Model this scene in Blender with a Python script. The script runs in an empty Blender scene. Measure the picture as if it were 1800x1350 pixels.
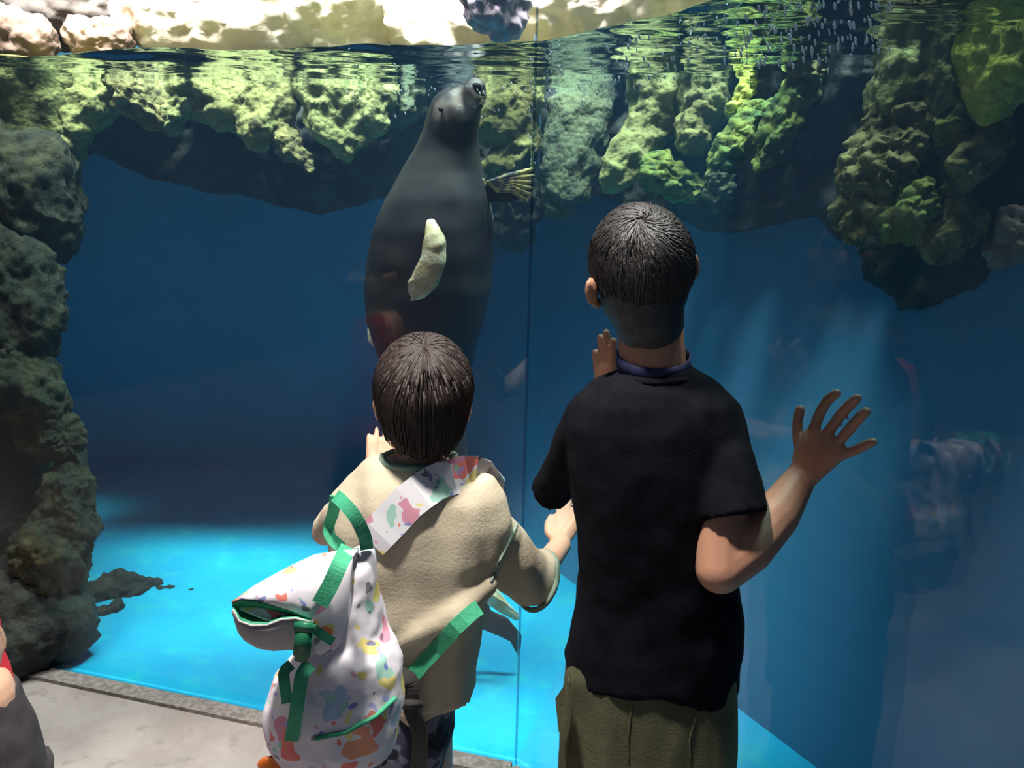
import bpy, bmesh, math, random
import numpy as np
from mathutils import Vector, Matrix, noise

# ------------------------------------------------------------------ camera, world, lights
PITCH, ROLL, CAMZ, F = 13.0, 1.4, 1.5, 1500.0
sc = bpy.context.scene
col = sc.collection
cam_d = bpy.data.cameras.new('camera'); cam = bpy.data.objects.new('camera', cam_d); col.objects.link(cam)
cam_d.sensor_width = 36.0; cam_d.lens = F / 1800.0 * 36.0; cam_d.clip_start = 0.02
CM = Matrix.Translation((0, 0, CAMZ)) @ Matrix.Rotation(math.radians(90 - PITCH), 4, 'X') @ Matrix.Rotation(math.radians(ROLL), 4, 'Z')
cam.matrix_world = CM
sc.camera = cam
sc.view_settings.view_transform = 'Standard'; sc.view_settings.look = 'None'
sc.view_settings.gamma = 1; sc.view_settings.use_curve_mapping = False
sc.view_settings.exposure = 0.0
sc.cycles.transparent_max_bounces = 24
sc.cycles.max_bounces = 8
sc.cycles.caustics_reflective = False; sc.cycles.caustics_refractive = False

w = bpy.data.worlds.new('world'); sc.world = w; w.use_nodes = True
w.node_tree.nodes['Background'].inputs[0].default_value = (0.55, 0.68, 1.0, 1)
w.node_tree.nodes['Background'].inputs[1].default_value = 0.12

def area(name, loc, target, sx, sy, power, color):
    l = bpy.data.lights.new(name, 'AREA'); l.shape = 'RECTANGLE'; l.size = sx; l.size_y = sy; l.energy = power; l.color = color
    o = bpy.data.objects.new(name, l); col.objects.link(o); o.location = loc
    d = Vector(target) - Vector(loc); o.rotation_euler = (math.atan2(d.y, -d.z), 0, 0)      # tips only towards the back, its long side stays along x
    return o
area('tank_skylight', (2.7, 3.7, 10.0), (2.7, 3.7, 0), 2.0, 0.8, 1350, (1.0, 0.98, 0.9))
shore = area('shore_fill', (0.15, 2.2, 4.2), (0.15, 2.95, 1.9), 4.2, 0.4, 140, (1.0, 0.96, 0.88)); shore.data.spread = math.radians(64)  # unseen area light, added to brighten the rocks from the front
shor2 = area('shore_fill', (-0.2, 2.45, 3.3), (-0.2, 3.35, 2.2), 3.6, 0.3, 110, (1.0, 0.96, 0.88)); shor2.data.spread = math.radians(60)  # another added light, whitens the rocks above the water
def spot(name, loc, target, power, color, angle, blend, r):
    l = bpy.data.lights.new(name, 'SPOT'); l.energy = power; l.color = color; l.spot_size = math.radians(angle); l.spot_blend = blend; l.shadow_soft_size = r
    o = bpy.data.objects.new(name, l); col.objects.link(o); o.location = loc; o.rotation_euler = (Vector(target) - Vector(loc)).to_track_quat('-Z', 'Y').to_euler(); return o
spot('hall_spot', (-0.38, 0.95, 3.1), (-0.36, 1.15, 0), 430, (1.0, 0.94, 0.86), 44, 0.35, 0.08)
spot('hall_spot', (-1.5, 1.0, 3.1), (-1.4, 1.3, 0), 130, (1.0, 0.94, 0.86), 56, 0.5, 0.08)  # second spot, added to brighten the floor at left

CAM = Vector((0, 0, CAMZ)); R3 = CM.to_3x3()
def ray(px, py): return R3 @ Vector(((px - 900) / F, (675 - py) / F, -1.0))
def P(px, py, Y):
    d = ray(px, py); return CAM + d * (Y / d.y)
def Pz(px, py, z):
    d = ray(px, py); return CAM + d * ((z - CAM.z) / d.z)
SEAM = Vector((0.035, 1.98, 0)); DL = Vector((-1.592, 0.437, 0)).normalized(); DR = Vector((0.483, -0.876, 0)).normalized()
NR = Vector((-0.876, -0.483, 0))          # right pane normal, towards the viewer
ZW = 1.81
def G(px, py, off=0.0):
    """point where the sight line meets the right pane, pulled off it towards the viewer"""
    d = ray(px, py); n = NR
    t = (SEAM - CAM).dot(n) / d.dot(n)
    return CAM + d * t + n * off

# ------------------------------------------------------------------ object helpers
def tag(o, label=None, cat=None, group=None, kind=None):
    if label: o['label'] = label
    if cat: o['category'] = cat
    if group: o['group'] = group
    if kind: o['kind'] = kind
    return o
def mesh_obj(name, me, m, parent=None, smooth=True):
    o = bpy.data.objects.new(name, me); col.objects.link(o)
    if m: me.materials.clear(); me.materials.append(m)
    if smooth: me.polygons.foreach_set('use_smooth', [True] * len(me.polygons))
    if parent:
        o.parent = parent; o.matrix_parent_inverse = Matrix.Translation(parent.location).inverted()
    return o
def obj(name, vf, m, parent=None, smooth=True):
    me = bpy.data.meshes.new(name); me.from_pydata([tuple(v) for v in vf[0]], [], vf[1]); me.update()
    return mesh_obj(name, me, m, parent, smooth)
def thing(name, loc, label, cat, group=None):
    o = bpy.data.objects.new(name, None); col.objects.link(o); o.location = loc; o.empty_display_size = 0.05
    return tag(o, label, cat, group)
def join(parts):
    V, Fc = [], []
    for v, f in parts:
        n = len(V); V += list(v); Fc += [tuple(i + n for i in q) for q in f]
    return V, Fc
def frame(ax, hint=None):
    ax = ax.normalized()
    h = hint or (Vector((0, 0, 1)) if abs(ax.z) < 0.9 else Vector((0, 1, 0)))
    a = (h - ax * h.dot(ax)).normalized(); return a, ax.cross(a)
def seg(p0, p1, r0, r1, n=14, flat=1.0, hint=None):
    """tapered capsule; flat squashes it along hint"""
    p0, p1 = Vector(p0), Vector(p1); ax = p1 - p0
    if ax.length < 1e-6: ax = Vector((0, 0, 1e-4))
    a, b = frame(ax, hint); ax = ax.normalized()
    rings = []
    for k in range(4): t = math.pi / 2 * (k + 0.35) / 4.35; rings.append((p0 - ax * (r0 * math.cos(t)), r0 * math.sin(t)))
    rings.append((p0, r0)); rings.append((p1, r1))
    for k in range(3, -1, -1): t = math.pi / 2 * (k + 0.35) / 4.35; rings.append((p1 + ax * (r1 * math.cos(t)), r1 * math.sin(t)))
    return loft([[c + a * (math.cos(u) * r * flat) + b * (math.sin(u) * r) for u in (2 * math.pi * i / n for i in range(n))] for c, r in rings])
def loft(rings, cap=True, closed=True):
    n = len(rings[0]); V = [p for r in rings for p in r]; Fc = []
    for j in range(len(rings) - 1):
        for i in range(n if closed else n - 1):
            k = (i + 1) % n; Fc.append((j * n + i, j * n + k, (j + 1) * n + k, (j + 1) * n + i))
    if cap: Fc.append(tuple(range(n - 1, -1, -1))); Fc.append(tuple((len(rings) - 1) * n + i for i in range(n)))
    return V, Fc
def tube(pts, rs, n=20, hint=None, flat=1.0):
    R_ = []
    for i, p in enumerate(pts):
        ax = (pts[min(i + 1, len(pts) - 1)] - pts[max(i - 1, 0)]); a, b = frame(ax, hint)
        R_.append([p + a * (math.cos(u) * rs[i] * flat) + b * (math.sin(u) * rs[i]) for u in (2 * math.pi * q / n for q in range(n))])
    return [loft(R_)]
def chain(pts, rs, **k): return [seg(pts[i], pts[i + 1], rs[i], rs[i + 1], **k) for i in range(len(pts) - 1)]
def strand(pts, r0, r1, n=3):
    rs = []
    for i, p in enumerate(pts):
        ax = (pts[min(i + 1, len(pts) - 1)] - pts[max(i - 1, 0)]);
        if ax.length < 1e-7: ax = Vector((0, 0, 1))
        a, b = frame(ax); t = i / (len(pts) - 1); r = r0 + (r1 - r0) * t ** 2
        rs.append([p + a * (r * math.cos(u)) + b * (r * math.sin(u)) for u in (2 * math.pi * q / n for q in range(n))])
    return loft(rs)
def ell(c, r, rot=None, n=20, m=12):
    V, Fc = [], []
    for j in range(m + 1):
        t = math.pi * (j * 0.96 + 0.02 * m) / m
        for i in range(n):
            u = 2 * math.pi * i / n; v = Vector((r[0] * math.sin(t) * math.cos(u), r[1] * math.sin(t) * math.sin(u), r[2] * math.cos(t)))
            V.append(Vector(c) + (rot @ v if rot else v))
    for j in range(m):
        for i in range(n): k = (i + 1) % n; Fc.append((j * n + i, (j + 1) * n + i, (j + 1) * n + k, j * n + k))
    Fc.append(tuple(range(n))); Fc.append(tuple(m * n + i for i in range(n - 1, -1, -1)))
    return V, Fc
def ring(px0, px1, py, Y, th, n=28, p=2.3, tilt=0.0, py1=None):
    """horizontal ring of a torso: from pixel px0 to px1 at depth Y, thickness 2*th; superellipse"""
    A, B = P(px0, py, Y), P(px1, py if py1 is None else py1, Y); c = (A + B) / 2; h = (B - A) / 2
    out = []
    for i in range(n):
        u = 2 * math.pi * i / n; cu, su = math.cos(u), math.sin(u)
        x = math.copysign(abs(cu) ** (2 / p), cu); y = math.copysign(abs(su) ** (2 / p), su)
        out.append(c + h * x + Vector((0, th * y, tilt * y)))
    return out
def remesh(parts, vox, smooth=3, disp=None):
    V, Fc = join(parts)
    me = bpy.data.meshes.new('tmp'); me.from_pydata([tuple(v) for v in V], [], Fc); me.update()
    bm = bmesh.new(); bm.from_mesh(me)
    bmesh.ops.recalc_face_normals(bm, faces=bm.faces); bm.to_mesh(me); bm.free()
    o = bpy.data.objects.new('tmp', me); col.objects.link(o)
    r = o.modifiers.new('r', 'REMESH'); r.mode = 'VOXEL'; r.voxel_size = vox; r.adaptivity = 0
    if smooth:
        s = o.modifiers.new('s', 'SMOOTH'); s.factor = 0.5; s.iterations = smooth
    dg = bpy.context.evaluated_depsgraph_get(); dg.update()
    out = bpy.data.meshes.new_from_object(o.evaluated_get(dg))
    bpy.data.objects.remove(o); bpy.data.meshes.remove(me)
    if disp: displace(out, disp)
    return out
def displace(me, fn):
    n = len(me.vertices); co = np.empty(n * 3); no = np.empty(n * 3)
    me.vertices.foreach_get('co', co); me.vertices.foreach_get('normal', no)
    co = co.reshape(-1, 3); no = no.reshape(-1, 3)
    d = np.array([fn(Vector(c), Vector(q)) for c, q in zip(co, no)])
    co += no * d[:, None]; me.vertices.foreach_set('co', co.ravel()); me.update()
def nz(p, s, seed=0.0): return noise.noise(Vector((p[0] * s + seed, p[1] * s + seed * 1.7, p[2] * s - seed)))
def fr(p, s, o=5, seed=0.0, H=0.9): return noise.fractal(Vector((p[0] * s + seed, p[1] * s - seed, p[2] * s + seed * .3)), H, 2.1, o)
def ridge(p, s, seed=0.0):
    a, t, f = 0.5, 0.0, s
    for _ in range(4):
        t += a * (1 - abs(2 * noise.noise(Vector((p[0] * f + seed, p[1] * f, p[2] * f - seed))))) ; a *= 0.5; f *= 2.1
    return t - 0.6

def surf(o, px_, py_, off=.003):
    """the point of o's surface on the sight line through a pixel, lifted a little"""
    d = ray(px_, py_).normalized(); dg = o.data
    mi = o.matrix_world.inverted() if o.parent is None else (Matrix.Translation(o.parent.location) @ o.matrix_parent_inverse).inverted()
    h, loc, n_, _ = o.ray_cast(mi @ CAM, d)
    return (loc + n_ * off) if h else None
def surfline(o, pts, off=.003):
    out = []
    for (a, b), (c, d) in zip(pts[:-1], pts[1:]):
        for t in range(6):
            q = surf(o, a + (c - a) * t / 6, b + (d - b) * t / 6, off)
            if q: out.append(q)
    return out

# ------------------------------------------------------------------ materials
def newmat(name):
    m = bpy.data.materials.new(name); m.use_nodes = True; nt = m.node_tree; nt.nodes.clear()
    out = nt.nodes.new('ShaderNodeOutputMaterial'); return m, nt, out
def N(nt, t, **k):
    n = nt.nodes.new(t)
    for a, b in k.items():
        if a.startswith('_'): setattr(n, a[1:], b)
        else: n.inputs[a.replace('__', ' ')].default_value = b
    return n
def mat(name, c1, c2=None, rough=0.7, scale=8.0, spec=0.4, bump=0.0, bscale=60.0, detail=6.0, lo=0.4, hi=0.6, c3=None, s3=3.0, lo3=.5, hi3=.65, sub=0.0, sheen=0.0, stretch=None, metal=0, vor=0.0, vscale=40.0, coat=0.0):
    m, nt, out = newmat(name); L = nt.links.new
    p = N(nt, 'ShaderNodeBsdfPrincipled'); L(p.outputs[0], out.inputs[0])
    p.inputs['Roughness'].default_value = rough; p.inputs['Specular IOR Level'].default_value = spec; p.inputs['Metallic'].default_value = metal
    p.inputs['Sheen Weight'].default_value = sheen; p.inputs['Coat Weight'].default_value = coat
    if sub: p.inputs['Subsurface Weight'].default_value = sub; p.inputs['Subsurface Radius'].default_value = (0.02, 0.008, 0.004); p.inputs['Subsurface Scale'].default_value = 0.5
    tc = N(nt, 'ShaderNodeTexCoord'); mp = N(nt, 'ShaderNodeMapping'); L(tc.outputs['Object'], mp.inputs[0])
    if stretch: mp.inputs['Rotation'].default_value = stretch[0]; mp.inputs['Scale'].default_value = stretch[1]
    base = None
    if c2 is None: p.inputs['Base Color'].default_value = (*c1, 1)
    else:
        def lay(prev, cb, sc_, lo_, hi_):
            n = N(nt, 'ShaderNodeTexNoise', Scale=sc_, Detail=detail, Roughness=0.6); L(mp.outputs[0], n.inputs['Vector'])
            r = N(nt, 'ShaderNodeMapRange'); r.inputs['From Min'].default_value = lo_; r.inputs['From Max'].default_value = hi_; L(n.outputs[0], r.inputs[0])
            x = N(nt, 'ShaderNodeMix', _data_type='RGBA'); L(r.outputs[0], x.inputs[0])
            if isinstance(prev, tuple): x.inputs[6].default_value = (*prev, 1)
            else: L(prev, x.inputs[6])
            x.inputs[7].default_value = (*cb, 1); return x.outputs[2]
        base = lay(c1, c2, scale, lo, hi)
        if c3: base = lay(base, c3, s3, lo3, hi3)
        L(base, p.inputs['Base Color'])
    if bump:
        n = N(nt, 'ShaderNodeTexNoise', Scale=bscale, Detail=6.0, Roughness=0.65); L(mp.outputs[0], n.inputs['Vector'])
        b = N(nt, 'ShaderNodeBump', Strength=bump, Distance=0.02); L(n.outputs[0], b.inputs['Height']); L(b.outputs[0], p.inputs['Normal'])
        if vor:
            v = N(nt, 'ShaderNodeTexVoronoi', Scale=vscale); L(mp.outputs[0], v.inputs['Vector'])
            b2 = N(nt, 'ShaderNodeBump', Strength=vor, Distance=0.02); b2.invert = True; L(v.outputs[0], b2.inputs['Height']); L(b.outputs[0], b2.inputs['Normal']); L(b2.outputs[0], p.inputs['Normal'])
    return m
def glassmat(name, tint, f0=0.03):
    m, nt, out = newmat(name); L = nt.links.new
    t = N(nt, 'ShaderNodeBsdfTransparent'); t.inputs[0].default_value = (*tint, 1)
    g = N(nt, 'ShaderNodeBsdfGlossy'); g.inputs['Roughness'].default_value = 0.02
    lw = N(nt, 'ShaderNodeLayerWeight'); lw.inputs[0].default_value = 0.5
    pw = N(nt, 'ShaderNodeMath', _operation='POWER'); pw.inputs[1].default_value = 5; L(lw.outputs['Facing'], pw.inputs[0])
    ma = N(nt, 'ShaderNodeMath', _operation='MULTIPLY_ADD'); ma.inputs[1].default_value = 1 - f0; ma.inputs[2].default_value = f0; L(pw.outputs[0], ma.inputs[0])
    x = N(nt, 'ShaderNodeMixShader'); L(ma.outputs[0], x.inputs[0]); L(t.outputs[0], x.inputs[1]); L(g.outputs[0], x.inputs[2]); L(x.outputs[0], out.inputs[0])
    return m
def watermat():
    """one shader for the water body: mirror-like from below by Fresnel on its level top, clear at its sides, thin blue haze inside"""
    m, nt, out = newmat('water_body'); L = nt.links.new
    t = N(nt, 'ShaderNodeBsdfTransparent'); t.inputs[0].default_value = (1, 1, 1, 1)
    g = N(nt, 'ShaderNodeBsdfGlossy'); g.inputs['Roughness'].default_value = 0.015; g.inputs[0].default_value = (0.9, 0.95, 1, 1)
    tc = N(nt, 'ShaderNodeTexCoord')
    n = N(nt, 'ShaderNodeTexNoise', Scale=5.0, Detail=3.0, Roughness=0.5); L(tc.outputs['Object'], n.inputs['Vector'])
    b = N(nt, 'ShaderNodeBump', Strength=0.25, Distance=0.01); L(n.outputs[0], b.inputs['Height']); L(b.outputs[0], g.inputs['Normal'])
    f = N(nt, 'ShaderNodeFresnel', IOR=1.33)
    ge = N(nt, 'ShaderNodeNewGeometry'); sp = N(nt, 'ShaderNodeSeparateXYZ'); L(ge.outputs['True Normal'], sp.inputs[0])
    ab = N(nt, 'ShaderNodeMath', _operation='ABSOLUTE'); L(sp.outputs[2], ab.inputs[0])
    st = N(nt, 'ShaderNodeMath', _operation='GREATER_THAN'); st.inputs[1].default_value = 0.5; L(ab.outputs[0], st.inputs[0])
    sq = N(nt, 'ShaderNodeSeparateXYZ'); L(ge.outputs['Position'], sq.inputs[0])
    up = N(nt, 'ShaderNodeMath', _operation='GREATER_THAN'); up.inputs[1].default_value = 1.0; L(sq.outputs[2], up.inputs[0])
    m0 = N(nt, 'ShaderNodeMath', _operation='MULTIPLY'); L(st.outputs[0], m0.inputs[0]); L(up.outputs[0], m0.inputs[1])
    mu = N(nt, 'ShaderNodeMath', _operation='MULTIPLY'); L(m0.outputs[0], mu.inputs[0]); L(f.outputs[0], mu.inputs[1])
    x = N(nt, 'ShaderNodeMixShader'); L(mu.outputs[0], x.inputs[0]); L(t.outputs[0], x.inputs[1]); L(g.outputs[0], x.inputs[2]); L(x.outputs[0], out.inputs[0])
    vs = N(nt, 'ShaderNodeVolumeScatter'); vs.inputs['Color'].default_value = (0.25, 0.55, 1.0, 1); vs.inputs['Density'].default_value = 0.045; vs.inputs['Anisotropy'].default_value = 0.2
    va = N(nt, 'ShaderNodeVolumeAbsorption'); va.inputs['Color'].default_value = (0.0, 0.75, 0.95, 1); va.inputs['Density'].default_value = 0.12
    ad = N(nt, 'ShaderNodeAddShader'); L(vs.outputs[0], ad.inputs[0]); L(va.outputs[0], ad.inputs[1]); L(ad.outputs[0], out.inputs['Volume'])
    return m
M = {}
M['glass'] = glassmat('pane_glass', (0.97, 0.99, 1.0))
M['water'] = watermat()
M['joint'] = glassmat('clear_joint', (0.62, 0.72, 0.80), 0.06)
M['concrete'] = mat('hall_floor', (0.24, 0.205, 0.195), (0.30, 0.26, 0.245), rough=0.9, scale=5, bump=0.25, bscale=90, c3=(0.19, 0.165, 0.155), s3=14, lo3=.56, hi3=.7)
M['curb'] = mat('curb_stone', (0.17, 0.15, 0.14), (0.3, 0.27, 0.25), rough=0.95, scale=60, bump=0.6, bscale=120)
M['tankfloor'] = mat('pool_paint', (0.006, 0.40, 0.70), (0.012, 0.47, 0.72), rough=0.7, scale=2.2, bump=0.15, bscale=40, c3=(0.035, 0.58, 0.68), s3=9, lo3=.52, hi3=.72)
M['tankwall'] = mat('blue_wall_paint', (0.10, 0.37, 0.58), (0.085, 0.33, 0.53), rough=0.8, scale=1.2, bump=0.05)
M['tankwall2'] = mat('darkened_wall_paint', (0.055, 0.22, 0.37), (0.05, 0.20, 0.34), rough=0.8, scale=1.2, bump=0.05)  # the wall paint again, darkened where the light fell too strongly
M['cream'] = mat('cream_rock', (0.88, 0.82, 0.70), (0.80, 0.68, 0.54), rough=0.85, scale=3, bump=0.25, bscale=12, c3=(0.42, 0.22, 0.13), s3=5, lo3=.60, hi3=.72)
M['pinkrock'] = mat('pinkish_rock', (0.30, 0.21, 0.165), (0.20, 0.14, 0.11), rough=0.9, scale=6, bump=0.5, bscale=14)
M['grayrock'] = mat('grey_rock', (0.15, 0.13, 0.12), (0.19, 0.165, 0.155), rough=0.9, scale=4, bump=0.3, bscale=14)
M['violet'] = mat('violet_grey_rock', (0.36, 0.33, 0.40), (0.52, 0.49, 0.58), rough=0.8, scale=9, bump=0.4, bscale=20)
M['darkrock'] = mat('dark_rock', (0.022, 0.028, 0.026), (0.040, 0.044, 0.032), rough=0.9, scale=7, bump=0.9, bscale=22, c3=(0.015, 0.018, 0.02), s3=4)
M['colrock'] = mat('column_rock', (0.026, 0.025, 0.014), (0.068, 0.060, 0.026), rough=0.9, scale=9, bump=1.0, bscale=30, c3=(0.025, 0.028, 0.018), s3=5, lo3=.48, hi3=.6, stretch=((0, 0.6, 0), (2.2, 1, 0.8)))
def moss(name, a, b, c, **k): return mat(name, a, b, rough=0.95, scale=k.get('s', 10), bump=0.6, bscale=k.get('bs', 30), c3=c, s3=k.get('s3', 16), lo3=k.get('l3', .55), hi3=.68, vor=k.get('vor', .35), vscale=k.get('vs', 55))
M['olive'] = moss('olive_moss', (0.16, 0.155, 0.05), (0.25, 0.25, 0.085), (0.09, 0.08, 0.035))
M['olive2'] = moss('pale_moss', (0.19, 0.20, 0.07), (0.28, 0.30, 0.11), (0.11, 0.11, 0.045))
M['green'] = moss('green_moss', (0.07, 0.13, 0.03), (0.22, 0.26, 0.05), (0.02, 0.07, 0.035), vor=1.0, vs=34)
M['bright'] = moss('bright_moss', (0.42, 0.48, 0.06), (0.58, 0.62, 0.12), (0.24, 0.30, 0.06))
M['dim'] = moss('dim_moss', (0.055, 0.075, 0.045), (0.10, 0.12, 0.06), (0.04, 0.05, 0.04))
M['brownmoss'] = moss('brown_moss', (0.13, 0.12, 0.045), (0.24, 0.22, 0.08), (0.05, 0.05, 0.03), vor=1.0, vs=34)
M['skin'] = mat('tan_skin', (0.40, 0.20, 0.125), (0.44, 0.23, 0.15), rough=0.5, scale=12, sub=0.15, bump=0.05, bscale=150)
M['skin2'] = mat('fair_skin', (0.56, 0.33, 0.22), (0.60, 0.36, 0.25), rough=0.5, scale=12, sub=0.15, bump=0.05, bscale=150)
M['hair'] = mat('black_hair', (0.018, 0.015, 0.015), rough=0.46, spec=0.8, bump=0.3, bscale=260)
M['hair2'] = mat('dark_brown_hair', (0.026, 0.016, 0.014), rough=0.62, spec=0.45)
M['black'] = mat('black_cotton', (0.005, 0.005, 0.008), (0.008, 0.008, 0.012), rough=0.9, scale=30, bump=0.15, bscale=220, spec=0.08)
M['khaki'] = mat('olive_cotton', (0.085, 0.085, 0.048), (0.105, 0.105, 0.06), rough=0.9, scale=30, bump=0.2, bscale=220, spec=0.2)
M['beige'] = mat('beige_jersey', (0.52, 0.45, 0.33), (0.57, 0.50, 0.37), rough=0.95, scale=10, bump=0.2, bscale=200, spec=0.2)
M['sage'] = mat('sage_trim', (0.22, 0.30, 0.24), rough=0.9, spec=0.2)
M['greenweb'] = mat('green_webbing', (0.035, 0.30, 0.16), (0.045, 0.36, 0.19), rough=0.7, scale=80, bump=0.3, bscale=400)
M['greenlining'] = mat('green_lining', (0.02, 0.22, 0.12), (0.03, 0.27, 0.15), rough=0.6, scale=8)
M['blackweb'] = mat('charcoal_webbing', (0.035, 0.033, 0.032), (0.05, 0.047, 0.045), rough=0.7, scale=80, bump=0.3, bscale=400)
M['buckle'] = mat('green_plastic', (0.012, 0.12, 0.06), rough=0.35)
M['navy'] = mat('navy_ribbon', (0.015, 0.02, 0.075), (0.025, 0.03, 0.10), rough=0.6, scale=90, lo=.45, hi=.55)
M['camo'] = mat('camouflage_cotton', (0.035, 0.04, 0.07), (0.15, 0.16, 0.21), rough=0.9, scale=22, detail=1.0, lo=.52, hi=.56, c3=(0.012, 0.014, 0.025), s3=27, lo3=.56, hi3=.59, bump=0.1, bscale=200)
M['seal'] = mat('seal_fur', (0.020, 0.019, 0.024), (0.032, 0.030, 0.036), rough=0.5, scale=6, bump=0.08, bscale=30, spec=0.35, c3=(0.06, 0.052, 0.046), s3=3.5, lo3=.58, hi3=.75)
M['sealpale'] = mat('pale_fur', (0.78, 0.72, 0.52), (0.50, 0.38, 0.20), rough=0.5, scale=18, bump=0.3, bscale=60)
M['web'] = mat('webbed_skin', (0.62, 0.52, 0.18), (0.09, 0.10, 0.12), rough=0.5, scale=14, bump=0.3, bscale=30, lo=.46, hi=.54)
M['red'] = mat('red_jersey', (0.45, 0.012, 0.025), rough=0.85)
M['charcoal'] = mat('charcoal_trousers', (0.03, 0.026, 0.028), (0.04, 0.035, 0.037), rough=0.9, scale=20, bump=0.1)
M['white'] = mat('white_eye', (0.8, 0.8, 0.8), rough=0.2)
M['iris'] = mat('dark_eye', (0.01, 0.006, 0.004), rough=0.1)
M['lip'] = mat('lip_skin', (0.42, 0.14, 0.11), rough=0.45)
M['shoe'] = mat('dark_shoe', (0.05, 0.05, 0.06), (0.07, 0.07, 0.08), rough=0.7, scale=40)
M['bubble'] = mat('air_bubble', (0.95, 0.97, 0.98), rough=0.15, spec=0.8)
M['orange'] = mat('orange_enamel', (0.72, 0.17, 0.025), rough=0.35)
M['thread'] = mat('dark_thread', (0.03, 0.02, 0.02), rough=0.7)
def furmat():
    m, nt, out = newmat('seal_fur'); L = nt.links.new
    p = N(nt, 'ShaderNodeBsdfPrincipled', Roughness=0.45); p.inputs['Specular IOR Level'].default_value = 0.35; L(p.outputs[0], out.inputs[0])
    a = N(nt, 'ShaderNodeAttribute'); a.attribute_name = 'pale'; tc = N(nt, 'ShaderNodeTexCoord')
    n = N(nt, 'ShaderNodeTexNoise', Scale=5.0, Detail=4.0); L(tc.outputs['Object'], n.inputs['Vector'])
    r = N(nt, 'ShaderNodeMapRange'); r.inputs['From Min'].default_value = .45; r.inputs['From Max'].default_value = .75; L(n.outputs[0], r.inputs[0])
    x = N(nt, 'ShaderNodeMix', _data_type='RGBA'); L(r.outputs[0], x.inputs[0]); x.inputs[6].default_value = (0.026, 0.024, 0.030, 1); x.inputs[7].default_value = (0.060, 0.055, 0.055, 1)
    y = N(nt, 'ShaderNodeMix', _data_type='RGBA'); L(a.outputs['Fac'], y.inputs[0]); L(x.outputs[2], y.inputs[6]); y.inputs[7].default_value = (0.50, 0.42, 0.36, 1)
    L(y.outputs[2], p.inputs['Base Color']); return m
M['sealfur'] = furmat()
def printmat(name, base, ground2, sc_=16.0, dens=0.44):
    """white cotton printed with small coloured marks: cells of a voronoi take a colour, some stay blank"""
    m, nt, out = newmat(name); L = nt.links.new
    p = N(nt, 'ShaderNodeBsdfPrincipled', Roughness=0.85); p.inputs['Specular IOR Level'].default_value = 0.2; L(p.outputs[0], out.inputs[0])
    tc = N(nt, 'ShaderNodeTexCoord')
    nn = N(nt, 'ShaderNodeTexNoise', Scale=22.0, Detail=2.0); L(tc.outputs['Object'], nn.inputs['Vector'])
    add = N(nt, 'ShaderNodeMixRGB', _blend_type='LINEAR_LIGHT'); add.inputs[0].default_value = 0.035
    L(tc.outputs['Object'], add.inputs[1]); L(nn.outputs['Color'], add.inputs[2])
    prev = None
    for k, (s, d, cols) in enumerate(((sc_, dens, [(0.80, 0.10, 0.05), (0.16, 0.20, 0.62), (0.25, 0.55, 0.42), (0.80, 0.25, 0.07), (0.72, 0.60, 0.10), (0.30, 0.45, 0.62), (0.62, 0.18, 0.28)]),
                                   (sc_ * 2.1, 0.30, [(0.12, 0.15, 0.45), (0.8, 0.12, 0.05), (0.75, 0.65, 0.15), (0.30, 0.60, 0.50), (0.35, 0.35, 0.75), (0.1, 0.1, 0.12), (0.7, 0.3, 0.4)]))):
        v = N(nt, 'ShaderNodeTexVoronoi', Scale=s); v.inputs['Randomness'].default_value = 0.9; L(add.outputs[0], v.inputs['Vector'])
        sp = N(nt, 'ShaderNodeSeparateColor'); L(v.outputs['Color'], sp.inputs[0])
        cr = N(nt, 'ShaderNodeValToRGB'); cr.color_ramp.interpolation = 'CONSTANT'; L(sp.outputs[0], cr.inputs[0])
        els = cr.color_ramp.elements
        els[0].position = 0; els[0].color = (*cols[0], 1); els[1].position = 1 / 7; els[1].color = (*cols[1], 1)
        for q in range(2, 7): e = els.new(q / 7); e.color = (*cols[q], 1)
        near = N(nt, 'ShaderNodeMath', _operation='LESS_THAN'); near.inputs[1].default_value = d; L(v.outputs['Distance'], near.inputs[0])
        pick = N(nt, 'ShaderNodeMath', _operation='LESS_THAN'); pick.inputs[1].default_value = 0.55; L(sp.outputs[1], pick.inputs[0])
        mul = N(nt, 'ShaderNodeMath', _operation='MULTIPLY'); L(near.outputs[0], mul.inputs[0]); L(pick.outputs[0], mul.inputs[1])
        mu2 = N(nt, 'ShaderNodeMath', _operation='MULTIPLY'); mu2.inputs[1].default_value = 0.8; L(mul.outputs[0], mu2.inputs[0])
        x = N(nt, 'ShaderNodeMix', _data_type='RGBA'); L(mu2.outputs[0], x.inputs[0]); L(cr.outputs[0], x.inputs[7])
        if prev is None: x.inputs[6].default_value = (*base, 1)
        else: L(prev, x.inputs[6])
        prev = x.outputs[2]
    L(prev, p.inputs['Base Color']); return m
M['print'] = printmat('printed_cotton', (0.72, 0.67, 0.72), None, 22.0, 0.42)
M['print2'] = printmat('printed_strap_cotton', (0.74, 0.72, 0.76), None, 26.0, 0.5)
M['underside'] = mat('grey_cotton', (0.36, 0.32, 0.33), (0.42, 0.38, 0.39), rough=0.9, scale=12)

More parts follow.
